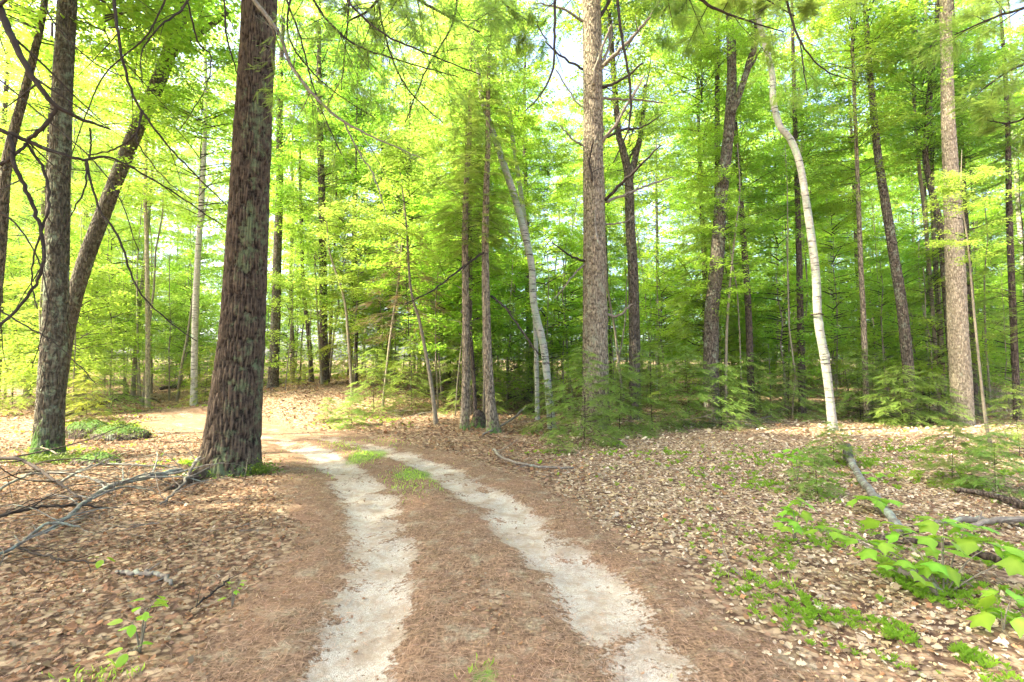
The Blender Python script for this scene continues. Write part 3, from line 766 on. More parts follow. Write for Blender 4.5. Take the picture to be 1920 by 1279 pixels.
# the big pine with dead limbs
t4, P4, R4, b4 = tree('pine_tree', 'big grey-brown pine with many bare dead limbs near the middle', 12.8,
     [(1117, 800, 58), (1117, 720, 52), (1116, 640, 50), (1115, 520, 47), (1114, 400, 44), (1112, 300, 42), (1112, 180, 41), (1110, 60, 39), (1108, -20, 38)],
     'warm', 'plate', 80, 320, H=18, moss=.3, flare=.2, seed=61, lich=.15,
     knots=((3.0, 4.6, .22, .035), (4.3, 4.9, .2, .03), (7.6, 4.5, .22, .03), (6.1, 4.7, .18, .03)),
     crown=[(HT[0], 11.5, 1.5), (CR[0], 13.5, 1.3)])
for k, b in enumerate([
    [(1135, 375, 7, 12.7), (1165, 345, 6, 12.3), (1200, 310, 5, 12), (1240, 272, 2, 11.6)],
    [(1136, 378, 6, 12.8), (1180, 362, 5, 13), (1220, 345, 4, 13.2), (1262, 332, 2, 13.4)],
    [(1128, 265, 8, 12.7), (1150, 240, 6, 12.5), (1178, 195, 5, 12.3), (1208, 142, 3, 12.2)],
    [(1128, 262, 6, 12.8), (1165, 245, 5, 13.1), (1205, 238, 3, 13.4), (1240, 215, 2, 13.6)],
    [(1125, 128, 9, 12.7), (1160, 95, 7, 12.3), (1200, 55, 6, 12.0), (1245, -10, 4, 11.7)],
    [(1126, 125, 6, 12.7), (1143, 85, 5, 12.9), (1148, 45, 3, 13)],
    [(1128, 165, 7, 12.7), (1165, 150, 5, 12.6), (1205, 118, 3, 12.4)],
    [(1128, 185, 5, 12.8), (1190, 187, 4, 13.2), (1250, 194, 2, 13.5)],
    [(1113, 160, 8, 12.45), (1120, 115, 6, 12.2), (1147, 45, 3, 12.0)],
    [(1095, 130, 5, 12.8), (1062, 112, 4, 12.6), (1030, 85, 3, 12.4), (1005, 40, 2, 12.2)],
    [(1097, 275, 5, 12.8), (1075, 262, 4, 12.7), (1050, 235, 2, 12.6)],
    [(1095, 40, 6, 12.8), (1050, 15, 4, 12.6), (1000, 5, 2, 12.5)],
    [(1096, 490, 5, 12.7), (1070, 480, 4, 12.4), (1035, 455, 2, 12.2)],
    [(1135, 420, 4, 12.8), (1165, 418, 3, 12.9), (1190, 405, 2, 13)],
    [(1137, 590, 6, 12.7), (1160, 592, 5, 12.7), (1185, 570, 3, 12.6)],
    [(1110, 340, 5, 12.4), (1106, 300, 4, 12.3), (1112, 262, 3, 12.2)],
    [(1115, 395, 5, 12.4), (1118, 440, 4, 12.2), (1130, 470, 2, 12.1)],
    [(1097, 495, 4, 12.7), (1072, 520, 3, 12.5), (1040, 560, 2, 12.3)],
    [(1126, 30, 7, 12.8), (1150, -10, 6, 12.9), (1180, -60, 4, 13)],
    [(1100, 205, 4, 12.8), (1080, 190, 3, 12.9), (1042, 130, 2, 13)]]):
    add_branch(t4, b4, b, 'deadwood' if k % 3 else 'twig', 3, 0 if k > 4 else 1, seed=200 + k, wig=.35, kl=.4)
# behind it
t, Pk, Rk, bk = tree('maple_tree', 'forked trunk half hidden right behind the big pine', 15.0, [(1190, 690, 24), (1188, 540, 21), (1182, 430, 20), (1178, 330, 18), (1165, 270, 14), (1158, 230, 12)], 'oak', 'plate', 28, 110, H=17, seed=62, crown=[(CR[0], 9.5, 1.), (CY[1], 6.5, .8)])
add_branch(t, bk, [(1180, 335, 14, 15), (1192, 290, 13, 15), (1203, 240, 10, 15.2), (1210, 160, 7, 15.4)], 'oak', 2, seed=63)
t5, P5, R5, b5 = tree('maple_tree', 'dark trunk topped by a fork, behind the hemlock thicket', 14.6, [(1332, 690, 32), (1334, 600, 30), (1343, 510, 29), (1350, 400, 26), (1357, 330, 24), (1368, 230, 23), (1372, 130, 20), (1368, 0, 19)], 'oak', 'plate', 40, 160, H=17, seed=64, lich=.1, crown=[(CR[1], 10.5, .9), (CY[0], 5.2, .7, 1.0, 1.8)])
add_branch(t5, b5, [(1372, 215, 15, 14.5), (1395, 150, 14, 14.4), (1415, 80, 13, 14.3), (1422, 0, 12, 14.2)], 'oak', 3, seed=65)
tree('young_tree', 'slim pale stem right of the fork-topped trunk', 14.5, [(1360, 740, 6), (1362, 640, 6), (1368, 540, 5), (1378, 440, 4)], 'stem', H=8, crown=[(SP[1], 3.0, .9)], seed=66)
# thin curvy birch
t6, P6, R6, b6 = tree('birch_tree', 'slender white birch with a snaking trunk and dark collar', 12.4,
     [(1563, 806, 21), (1555, 740, 18), (1546, 670, 19), (1534, 600, 18), (1530, 520, 18), (1522, 450, 17), (1512, 380, 16), (1500, 310, 15), (1484, 265, 15), (1462, 235, 14), (1450, 190, 14), (1448, 140, 13), (1436, 90, 12), (1418, 20, 11), (1410, -30, 10)],
     'birch', 'smooth', 32, 200, H=13, seed=71, lich=.12, flare=.15, knots=((2.0, 4.7, .09, .03), (2.75, 4.2, .07, .03)), crown=[(CR[0], 9.9, .7)])
mb = MB(); p = at(1532, 590, 12.4); a = np.linspace(0, 2 * math.pi, 25)
rr = 18 / 2 * 12.4 / FPX + .012
ring = np.stack([p[0] + rr * np.cos(a), p[1] + rr * np.sin(a), p[2] + .01 * np.sin(3 * a)], -1); tube(mb, ring, np.full(25, .016), 6, (.1, 0, 0))
link('bark_collar', mb.data('bark_collar', M['dark'], origin=b6), t6)
# right side
tree('young_tree', 'narrow brown trunk between the white birch and the leaning dark trunk', 15.2, [(1622, 700, 13), (1619, 600, 12), (1614, 500, 11), (1610, 390, 10)], 'warm', H=15, crown=[(CR[0], 6.2, .8), (CR[2], 10, 1.1)], seed=72)
tree('maple_tree', 'long dark trunk leaning left, midway between birch and pale oak', 14.8, [(1708, 705, 25), (1694, 600, 24), (1676, 480, 22), (1660, 380, 20), (1646, 290, 17), (1638, 210, 15), (1630, 120, 12)], 'oak', 'plate', 32, 140, H=16, seed=73, crown=[(CR[0], 10.5, 1.), (CR[1], 6.4, .7, -1, 2)])
t, Pk, Rk, bk = tree('maple_tree', 'crooked forked trunk close behind the pale oak on the right', 15.4, [(1790, 700, 18), (1770, 500, 17), (1762, 420, 16), (1745, 350, 14), (1735, 290, 13), (1742, 200, 12), (1755, 60, 10), (1758, 0, 10)], 'oak', 'plate', 28, 120, H=16, seed=74, crown=[(CR[2], 7.8, .9)])
add_branch(t, bk, [(1758, 165, 13, 15.4), (1735, 130, 12, 15.3), (1718, 80, 11, 15.2), (1710, 0, 10, 15.1)], 'oak', 2, seed=75)
tree('sapling', 'slim pale trunk left of the crooked forked trunk', 16, [(1758, 650, 9), (1738, 450, 9), (1722, 300, 8), (1713, 180, 7)], 'stem', H=14, crown=[(CY[0], 8, .7)], seed=76)
t7, P7, R7, b7 = tree('oak_tree', 'tall pale oak with sunlit tan bark at the right', 13.6,
     [(1803, 792, 50), (1802, 720, 46), (1797, 640, 45), (1793, 540, 43), (1788, 430, 40), (1783, 330, 34), (1778, 230, 30), (1775, 120, 27), (1772, 0, 25)],
     'pale', 'plate', 72, 300, H=16, moss=.25, flare=.25, seed=81, lich=.28, sidemoss=0.4, crown=[(CR[0], 10.8, 1.1), (CR[1], 6.6, .6, 2.0, 1.6)])
tree('oak_tree', 'brown trunk peeking out right behind the pale oak', 16, [(1822, 760, 24), (1820, 640, 24), (1814, 520, 23), (1806, 400, 20)], 'oak', 'plate', 28, 110, H=14, seed=82, crown=[(CR[2], 7.5, 1.)])
tree('sapling', 'thin bare stem in front of the pale oak, foot in hemlock', 9.2, [(1866, 900, 9), (1850, 800, 8), (1838, 700, 6), (1824, 560, 5), (1815, 460, 4)], 'stem', H=5.5, crown=[(SP[2], 3.4, .55)], seed=83)
tree('young_tree', 'dark shaded trunk near the right edge', 15, [(1905, 740, 16), (1900, 600, 16), (1893, 420, 15)], 'dark', H=13, crown=[(HT[0], 2.6, 1.0, .4, 0)], seed=84)
tree('young_tree', 'dark trunk amid the leaves right of the fork-topped trunk', 16, [(1408, 690, 15), (1402, 560, 14), (1394, 450, 13), (1388, 360, 11)], 'dark', H=15, crown=[(CR[0], 5.4, .9)], seed=85)
tree('young_tree', 'dark trunk seen just left of the snaking birch', 16.5, [(1502, 690, 15), (1500, 560, 14), (1497, 440, 12)], 'dark', H=15, crown=[(CY[0], 6.4, 1.)], seed=86)

# ------------------------------------------------------------------ hemlock thicket and small conifers
def hem(px, py, data, s, label, rz, name='hemlock_shrub', sz=None, D=None):
    p = gp(px, py) if D is None else at(px, py, D)
    p[2] = float(gz(p[0], p[1]))
    t = thing(name, label, 'hemlock', p)
    put_crown(t, data, -.02, s, sz, rz); return t
for k, (px, py, d, s, lab) in enumerate([
    (1095, 830, HS[0], .80, 'feathery hemlock at the foot of the big pine, spreading over the leaf edge'),
    (1035, 812, HS[1], .85, 'small hemlock between the lichened birch and the big pine'),
    (1165, 812, HS[1], 1.1, 'hemlock sprawling right of the big pine'),
    (1222, 806, HS[0], .85, 'taller hemlock with a bare brown stem in the thicket'),
    (1290, 800, HS[0], .9, 'full green hemlock in the middle of the thicket'),
    (1352, 800, HS[1], 1.1, 'low hemlock in front of the dead brush'),
    (1405, 790, HS[0], .8, 'hemlock behind the brush pile'),
    (1480, 785, HS[1], 1.1, 'hemlock left of the snaking birch foot'),
    (1612, 790, HS[0], .9, 'hemlock right of the snaking birch foot'),
    (1690, 800, HS[1], 1.1, 'low hemlock in front of the leaning dark trunk'),
    (1745, 800, HS[1], 1.0, 'hemlock left of the pale oak foot'),
    (1790, 905, HS[1], .55, 'small hemlock on the slope below the pale oak'),
    (1868, 925, HS[1], .5, 'dark hemlock seedling around the thin bare stem'),
    (1910, 860, HS[0], .5, 'hemlock cut by the right edge'),
    (1530, 930, HS[1], .40, 'fuzzy knee-high conifer seedling in the leaf field'),
    (1050, 850, HS[1], .35, 'tiny hemlock at the leaf field edge'),
    (660, 800, HS[1], .6, 'small hemlock at the right end of the clearing'),
    (615, 790, HS[1], .45, 'knee-high hemlock on the bank above the track'),
    (700, 775, HS[0], .8, 'hemlock behind the clearing edge'),
    (770, 765, HS[0], .9, 'dark hemlock left of the paired trunks'),
    (965, 770, HS[0], .9, 'dark hemlock behind the paired trunks'),
    (210, 775, HS[0], .8, 'green hemlock behind the mossy boulder'),
    (385, 755, HS[2], 1.0, 'yellow-green conifer left behind the big conifer trunk'),
    (160, 790, HS[2], .7, 'yellow-green hemlock beside the dark mossy trunk'),
    (1150, 840, HS[1], .3, 'tiny hemlock sprig below the big pine'),
    (1565, 870, HS[1], .45, 'fuzzy small hemlock below the snaking birch'),
    ]):
    hem(px, py, d, s, lab, k * 1.3)

# ------------------------------------------------------------------ background forest
BT = []
for k in range(5):
    r = np.random.default_rng(300 + k); z = np.linspace(0, 15, 6)
    P = np.stack([np.cumsum(r.normal(0, .12, 6)), np.cumsum(r.normal(0, .12, 6)), z], -1); P -= P[0] * [1, 1, 0]
    mb, _, _ = trunk_mesh(P - [0, 0, .2], np.interp(z, [0, 15], [.15, .05]), 14, 40, 'smooth', k, .3)
    BT.append({m: mb.data('trunk', M[m]) for m in (('oak', 'dark', 'stem', 'warm', 'birch')[k], 'dark')})
def corridor(x, y):          # keep the clearing, the track and the leaf field free
    px = 960 + x / y * FPX
    if y < 15.5 and px > 950: return True
    if px < 760 and px > 300 and y < 19.5: return True
    if px <= 300 and y < 13.5: return True
    if y < 15.0: return True
    return False
rb = np.random.default_rng(77); pos = []
tries = 0
while len(pos) < 95 and tries < 9000:
    tries += 1
    y = 15.2 + 34 * rb.random() ** .9; x = rb.uniform(-1.08, 1.08) * y
    if corridor(x, y): continue
    if any((x - a) ** 2 + (y - b) ** 2 < 2.1 ** 2 for a, b in pos): continue
    pos.append((x, y))
for k, (x, y) in enumerate(pos):
    z = float(gz(x, y)); left = x / y < -.15
    t = thing('background_tree', 'slender tree among the crowded woods beyond the clearing', 'tree', (x, y, z), (0, 0, rb.random() * 6.3), 'slender trees crowding the woods behind')
    v = BT[k % 5]; tr = list(v.values())[0 if rb.random() < .6 else -1]
    s = rb.uniform(.35, .95)
    link('trunk', tr, t, (0, 0, 0), (0, 0, 0), (s, s, rb.uniform(.85, 1.2)))
    r_ = rb.random()
    far = sst(20, 40, y)
    if r_ < .12:
        put_crown(t, HT[k % 2] if not left else HY[0], .3, rb.uniform(.9, 1.4), rz=1.)
        put_crown(t, CR[k % 3], 7.5, 1.2, rz=2.)
    else:
        pool = (CY if left and rb.random() < .75 else CR) if rb.random() < .8 else CY
        lo = rb.uniform(.8, 4.0)
        zz = lo
        while zz < 17:
            s = rb.uniform(.75, 1.2) + .25 * far
            put_crown(t, pool[int(rb.integers(len(pool)))], zz, s, rz=rb.random() * 6.3, x=rb.normal(0, .35), y=rb.normal(0, .35))
            zz += 3.8 * s + rb.uniform(0, 2.0)
# the woods go on left of the camera: five unseen trees added there to shade the foreground
for k, (x, y, zs) in enumerate([(-6.0, 2.6, (5.5, 8.5, 11.5)), (-9.5, 4.6, (6, 9.5, 13)), (-7.0, -1.5, (5, 8.5, 12)), (-11.5, 1.0, (6, 10, 13.5)), (-9.0, 7.0, (8, 11.5))]):
    t = thing('edge_tree', ['maple rising just outside the left edge of the view', 'second maple left of the view behind the first', 'maple left of the camera at the track side', 'maple farthest out left of the view', 'tall maple between the edge trunk and the view border'][k], 'tree', (x, y, float(gz(x, y))))
    link('trunk', list(BT[k % 2].values())[0], t, (0, 0, 0), (0, 0, 0), (1.1, 1.1, 1.1))
    for z in zs: put_crown(t, CR[(k + int(z)) % 3], z, 1.3, rz=z, x=rb.normal(0, .4), y=rb.normal(0, .4))
# understory saplings with a thin stem
def stem_data(k, H, r):
    rr = np.random.default_rng(k); z = np.linspace(-.1, H, 7); mb = MB()
    P = np.stack([np.cumsum(rr.normal(0, .05, 7)), np.cumsum(rr.normal(0, .05, 7)), z], -1)
    tube(mb, P, np.linspace(r, r * .35, 7), 6, (.8, 0, .2)); return mb.data('stem', M['stem'])
ST = [stem_data(400 + k, 5, .022 + .006 * k) for k in range(4)]
ps = []; tries = 0
while len(ps) < 235 and tries < 9000:
    tries += 1
    y = 13.5 + 20 * rb.random(); x = rb.uniform(-1.05, 1.05) * y
    if corridor(x, y + .8): continue
    if any((x - a) ** 2 + (y - b) ** 2 < .6 for a, b in ps): continue
    ps.append((x, y))
for k, (x, y) in enumerate(ps):
    z = float(gz(x, y)); left = x / y < -.2; q = rb.random()
    if q < .62:
        t = thing('understory_sapling', 'thin leafy sapling in the understory of the woods', 'sapling', (x, y, z), (rb.normal(0, .04), rb.normal(0, .04), rb.random() * 6.3), 'thin leafy saplings of the understory')
        link('stem', ST[k % 4], t, (0, 0, 0), (0, 0, 0), (1, 1, rb.uniform(.9, 1.3)))
        put_crown(t, SP[2] if (left and rb.random() < .7) else SP[k % 2], rb.uniform(.5, 2.2), rb.uniform(.9, 1.5), rz=1)
    elif q < .86:
        t = thing('understory_sapling', 'bare thin pale stem in the understory of the woods', 'sapling', (x, y, z), (rb.normal(0, .07), rb.normal(0, .07), rb.random() * 6.3), 'bare thin pale stems of the understory')
        link('stem', ST[k % 4], t, (0, 0, 0), (0, 0, 0), (1.3, 1.3, rb.uniform(1, 1.8)))
    else:
        t = thing('hemlock_sapling', 'layered young hemlock in the shade of the woods', 'hemlock', (x, y, z), (0, 0, rb.random() * 6.3), 'young hemlocks in the shade of the woods')
        put_crown(t, (HY[0] if left and rb.random() < .8 else HT[k % 2]) if rb.random() < .45 else (HS[2] if left and rb.random() < .7 else HS[0]), -.05, rb.uniform(.5, 1.0))

# the pale air between the trunks
def haze():
    mb = MB(); x0, x1, y0, y1, z0, z1 = -95, 95, -12, 92, -2.5, 30
    V = [(x, y, z) for z in (z0, z1) for y in (y0, y1) for x in (x0, x1)]
    Q = [(0, 2, 3, 1), (4, 5, 7, 6), (0, 1, 5, 4), (2, 6, 7, 3), (0, 4, 6, 2), (1, 3, 7, 5)]
    mb.add(V, [t for q in Q for t in ((q[0], q[1], q[2]), (q[0], q[2], q[3]))])
    m, nt, out = newmat('haze')
    v = nt.nodes.new('ShaderNodeVolumePrincipled'); v.inputs['Density'].default_value = HAZE
    v.inputs['Color'].default_value = (.95, 1, .92, 1); v.inputs['Anisotropy'].default_value = .3
    nt.links.new(v.outputs[0], out.inputs['Volume'])
    o = link('haze', mb.data('haze', m, smooth=False)); tag(o, 'pale haze hanging between the trees', 'haze', kind='stuff')
HAZE = .0004
if HAZE: haze()

# distant woods closing the view
def distant():
    rng = np.random.default_rng(9); mb = MB(); n = 72000
    y = rng.uniform(46, 72, n); a = rng.uniform(-1.15, 1.15, n); x = a * y
    cl = fbm(x * .25, y * .25, 3, 3)
    z = rng.random(n) ** .85 * 26 * (.6 + .7 * cl); z = z * (.85 + .3 * vn(x * .5, z * .6, 5)) + 1.5
    P = np.stack([x, y, z + terrain(x, y)], -1)
    an = rng.random(n) * 6.3
    D = np.stack([np.cos(an), np.sin(an), rng.normal(-.2, .3, n)], -1)
    Nn = np.stack([rng.normal(0, .6, n), rng.normal(0, .6, n) - .3, np.ones(n)], -1)
    c = np.clip(fbm(x * .3, z * .5, 3, 8) * 1.4 - .2 + .15 * rng.normal(size=n), 0, 1)
    scatter(mb, KITE, P, D, Nn, rng.uniform(.30, .6, n), np.stack([c, c, c], -1))
    n = 34000      # low brush under them
    y = rng.uniform(27, 47, n); x = rng.uniform(-1.15, 1.15, n) * y; z = rng.random(n) ** 1.2 * 3.2 * (.3 + fbm(x * .5, y * .5, 3, 14))
    P = np.stack([x, y, z + terrain(x, y)], -1); an = rng.random(n) * 6.3
    D = np.stack([np.cos(an), np.sin(an), rng.normal(-.2, .3, n)], -1)
    Nn = np.stack([rng.normal(0, .5, n), rng.normal(0, .5, n), np.ones(n)], -1); c = rng.random(n)
    scatter(mb, KITE, P, D, Nn, rng.uniform(.12, .24, n), np.stack([c, c, c], -1))
    return mb.data('distant_woods', M['leaf'], smooth=False)
o = link('distant_woods', distant()); tag(o, 'hazy mass of leafy woods closing the view behind the trees', 'woods', kind='stuff')

# ------------------------------------------------------------------ dark overhanging boughs
def bough(label, limbs, name='overhanging_branch', seed=0, mat='twig', kids=7, lvl=1, fronds=0, kl=.5):
    base = at(*limbs[0][0][:2], limbs[0][0][3])
    t = thing(name, label, 'branch', base)
    for k, l in enumerate(limbs):
        tips = []
        rng = np.random.default_rng(seed * 50 + k)
        o, P, R = add_branch(t, base, l, mat, kids if k == 0 else max(3, kids - 2), lvl, seed * 50 + k, .17, 'limb' if k else 'bough', tips, .12, kl)
        if fronds and tips:
            mb = MB(); idx = rng.integers(0, len(tips), fronds)
            P0 = np.array([tips[i][0] for i in idx]); D0 = np.array([tips[i][1] for i in idx])
            P0 = P0 + rng.normal(0, .02, P0.shape)
            a = rng.uniform(-1.1, 1.1, fronds); ca, sa = np.cos(a), np.sin(a)
            D0 = np.stack([D0[:, 0] * ca - D0[:, 1] * sa, D0[:, 0] * sa + D0[:, 1] * ca, D0[:, 2] * .4 - .25], -1)
            c = rng.random(fronds)
            scatter(mb, FROND_FINE, P0, D0, np.stack([rng.normal(0, .25, fronds), rng.normal(0, .25, fronds), np.ones(fronds)], -1), rng.uniform(.07, .14, fronds), np.stack([c] * 3, -1))
            n_ = link('needles', mb.data('needles', M['needle'], smooth=False, origin=base), t); n_['kind'] = 'stuff'
    return t
bough('thick dark bare bough sweeping in from the top left corner', [
    [(-60, -90, 24, 3.3), (0, 20, 20, 3.3), (38, 105, 16, 3.3), (75, 165, 13, 3.35), (110, 202, 11, 3.4), (160, 226, 8, 3.5), (208, 243, 3, 3.6)],
    [(108, 200, 10, 3.4), (80, 240, 10, 3.4), (52, 262, 10, 3.45)]], seed=1, kids=6)
bough('dark bare limbs radiating from a knot at the left edge', [
    [(-60, 215, 12, 3.4), (0, 243, 12, 3.4), (50, 264, 11, 3.45), (110, 288, 8, 3.5), (160, 300, 7, 3.6), (210, 297, 5, 3.7), (300, 345, 4, 3.9), (420, 425, 2, 4.2)],
    [(20, 255, 12, 3.4), (28, 310, 11, 3.4), (55, 370, 10, 3.45), (78, 440, 9, 3.5), (80, 500, 8, 3.5), (50, 560, 7, 3.5), (-10, 620, 7, 3.4)],
    [(48, 268, 7, 3.45), (82, 320, 7, 3.5), (90, 390, 6, 3.5), (60, 500, 4, 3.5), (70, 580, 3, 3.5)],
    [(162, 302, 6, 3.6), (185, 390, 5, 3.65), (222, 445, 5, 3.7), (260, 545, 4, 3.8), (320, 605, 3, 4.0), (370, 640, 2, 4.1)],
    [(168, 240, 4, 3.55), (170, 270, 4, 3.6), (166, 300, 4, 3.6)],
    [(0, 310, 9, 3.4), (30, 288, 8, 3.4), (52, 268, 7, 3.45)],
    [(160, 305, 5, 3.6), (160, 350, 4, 3.6), (130, 410, 3, 3.6), (100, 470, 2, 3.6)]], seed=2, kids=6, kl=.35)
bough('slim dark bough hanging down left of the big conifer', [
    [(205, -60, 8, 4.2), (216, 20, 8, 4.2), (222, 70, 7, 4.2), (240, 150, 6, 4.3), (266, 208, 5, 4.4), (330, 290, 4, 4.6), (425, 385, 2, 4.9)],
    [(266, 208, 5, 4.4), (255, 250, 5, 4.4), (215, 280, 4, 4.4), (165, 290, 3, 4.4)],
    [(256, 250, 3, 4.4), (262, 275, 3, 4.4), (310, 335, 2, 4.5), (360, 375, 2, 4.6)]], seed=3, kids=6, kl=.35)
bough('forking twig arching at the top left of the big conifer', [
    [(365, -30, 5, 4.5), (340, 20, 5, 4.5), (300, 48, 4, 4.4), (266, 100, 3, 4.4), (268, 165, 2, 4.4)],
    [(352, 5, 4, 4.5), (372, 80, 4, 4.7), (395, 105, 3, 4.8), (385, 165, 2, 4.8), (340, 240, 2, 4.8)],
    [(420, -20, 4, 5), (424, 60, 4, 5), (436, 110, 3, 5.1), (448, 145, 2, 5.2)]], seed=4, kids=5)
bough('curved grey bough sweeping down right of the big conifer', [
    [(455, -30, 9, 5.6), (490, 18, 9, 5.5), (522, 60, 8, 5.4), (545, 120, 7, 5.3), (590, 180, 6, 5.2), (645, 228, 5, 5.1), (710, 262, 3, 5.0), (800, 300, 2, 4.9)],
    [(645, 228, 4, 5.1), (670, 280, 3, 5.1), (700, 330, 3, 5.1), (722, 395, 2, 5.1)]], seed=5, kids=9, kl=.4, mat='deadwood')
bough('fine twigs fanning across the sky right of the big conifer', [
    [(560, -60, 6, 5), (600, 20, 5, 5), (660, 80, 4, 5), (740, 110, 3, 5), (860, 145, 2, 5)],
    [(620, -40, 5, 4.6), (700, 50, 4, 4.6), (800, 100, 3, 4.6), (900, 140, 2, 4.6)],
    [(520, -40, 5, 5.2), (560, 60, 4, 5.2), (590, 170, 3, 5.2), (640, 290, 2, 5.2)],
    [(660, -50, 5, 5.4), (650, 60, 3, 5.4), (640, 170, 2, 5.4)]], seed=6, kids=16, lvl=2, fronds=600, kl=.5)
bough('needled hemlock bough along the top edge near the middle', [
    [(700, -90, 8, 5.2), (760, -20, 7, 5.2), (820, 20, 5, 5.2), (900, 60, 3, 5.2)],
    [(760, -90, 6, 5.8), (700, 10, 5, 5.8), (650, 40, 3, 5.8)],
    [(900, -90, 6, 6), (930, -10, 4, 6), (990, 40, 2, 6)]], seed=7, kids=11, lvl=2, fronds=1300, kl=.5)
bough('bare grey-brown twig web hanging between the big conifer and the lichened birch', [
    [(700, -60, 5, 6), (720, 60, 4, 6), (760, 160, 3, 6), (830, 230, 2, 6)],
    [(860, -60, 5, 6.2), (850, 40, 4, 6.2), (800, 130, 3, 6.2), (760, 230, 2, 6.2)],
    [(560, -60, 5, 6), (540, 60, 4, 6), (600, 150, 3, 6), (700, 220, 2, 6)]], seed=13, kids=12, lvl=2, kl=.45)
bough('bare twigs crossing the leaves above the dark mossy trunk', [
    [(60, -60, 5, 4.6), (100, 40, 4, 4.6), (180, 120, 3, 4.6), (260, 150, 2, 4.6)],
    [(330, -60, 5, 4.8), (280, 60, 4, 4.8), (190, 150, 3, 4.8), (120, 330, 2, 4.8)],
    [(-40, 120, 5, 4.4), (60, 200, 4, 4.4), (200, 330, 3, 4.4), (260, 470, 2, 4.4)]], seed=14, kids=9, lvl=1, kl=.4)
bough('drooping thin twigs at the left edge beside the dark mossy trunk', [
    [(-40, 380, 5, 4.2), (40, 430, 4, 4.2), (90, 560, 3, 4.2), (60, 690, 2, 4.2)],
    [(-40, 560, 5, 4.4), (30, 600, 4, 4.4), (110, 650, 3, 4.4), (180, 720, 2, 4.4)]], seed=15, kids=8, lvl=1, kl=.4)
bough('long thin twig dangling left of the big pine', [[(1042, -60, 6, 5), (1040, 60, 5, 5), (1036, 130, 4, 5), (1015, 175, 3, 5), (985, 208, 2, 5)]], seed=8, kids=4, kl=.3)
bough('long thin twig dangling in front of the big pine', [[(1156, -60, 6, 4.8), (1160, 30, 6, 4.8), (1172, 100, 5, 4.8), (1182, 170, 5, 4.8), (1178, 240, 4, 4.8), (1150, 305, 2, 4.8)]], seed=9, kids=4, kl=.25)
bough('dark needled bough along the top edge right of the big pine', [
    [(1200, -90, 10, 5.5), (1280, -30, 8, 5.5), (1330, 10, 6, 5.5), (1390, 35, 4, 5.5), (1470, 60, 2, 5.5)],
    [(1290, -90, 7, 6), (1260, -10, 5, 6), (1240, 30, 3, 6)],
    [(1400, -80, 7, 5.6), (1430, -10, 5, 5.6), (1490, 30, 3, 5.6)]], seed=10, kids=10, lvl=2, fronds=1500, kl=.5)
bough('sinuous dark twig reaching down above the snaking birch', [
    [(1465, -50, 6, 5), (1480, 20, 5, 5), (1505, 85, 4, 5), (1545, 130, 3, 5.1), (1610, 155, 2, 5.2)],
    [(1500, 75, 3, 5), (1507, 130, 3, 5), (1515, 180, 2, 5)]], seed=11, kids=4, kl=.35, fronds=90)
bough('dark hemlock bough hanging in the top right corner', [
    [(2000, -40, 10, 5), (1930, 10, 8, 5), (1870, 30, 6, 5), (1790, 65, 3, 5)],
    [(2010, 60, 10, 5), (1940, 110, 8, 5), (1880, 140, 5, 5), (1830, 180, 2, 5)],
    [(2010, 130, 9, 5), (1950, 200, 7, 5), (1900, 230, 5, 5), (1850, 225, 2, 5)],
    [(2000, -120, 8, 5.4), (1900, -50, 6, 5.4), (1840, -10, 4, 5.4)]], seed=12, kids=9, lvl=2, fronds=1100, kl=.5)

# ------------------------------------------------------------------ things on the ground
def ground_branch(name, label, pts, mat='deadwood', kids=6, lvl=1, seed=0, cat='fallen branch', lift=.02, kl=.4, sides=8, moss=0., flat=.6):
    rng = np.random.default_rng(seed); mb = MB()
    P = np.array([gp(a, b) + [0, 0, l] for a, b, w, l in pts]); R = np.array([w / 2 * p[1] / FPX for (a, b, w, l), p in zip(pts, P)])
    n = max(12, 8 * len(pts)); P, R = resample(P, R, n)
    P[1:-1] += rng.normal(0, .006, (n - 2, 3)); P[:, 2] += R * .8
    tube(mb, P, R, sides, (.7, moss, .1), 0, .15, rng)
    base = P[0].copy(); t = thing(name, label, cat, base)
    link('stick' if R.max() < .04 else 'log', mb.data('stick', M[mat], origin=base), t)
    Dv = norm(np.gradient(P, axis=0)); L = np.linalg.norm(P[-1] - P[0])
    if kids:
        mb2 = MB()
        for k in range(kids):
            i = min(n - 2, int(n * (.1 + .85 * (k + rng.random()) / kids)))
            side = norm(np.cross(Dv[i], [0, 0, 1])); an = rad(rng.uniform(25, 60))
            nd = Dv[i] * math.cos(an) + (side * (1 if k % 2 else -1) + [0, 0, rng.uniform(0, .5)]) * math.sin(an)
            limb(mb2, P[i], nd, L * kl * rng.uniform(.5, 1.1), R[i] * .55, lvl, rng, .25, .35, 4, (.7, 0, .1), 0, None, (30, 60), flat)
        o_ = link('twigs', mb2.data('twigs', M[mat], origin=base), t); o_['kind'] = 'stuff'
    return t
ground_branch('fallen_branch', 'long curved dead branch reaching left from the big conifer foot', [(85, 1010, 6, .04), (125, 985, 7, .06), (165, 955, 8, .08), (215, 925, 9, .08), (280, 910, 10, .08), (340, 897, 11, .08)], mat='greywood', kids=12, lvl=2, seed=31, kl=.5)
ground_branch('fallen_branch', 'pale lichened stick tangle against the big conifer foot', [(300, 950, 4, .02), (340, 925, 5, .08), (375, 890, 6, .22), (430, 882, 7, .26)], 'deadwood', 9, 1, 32, kl=.5)
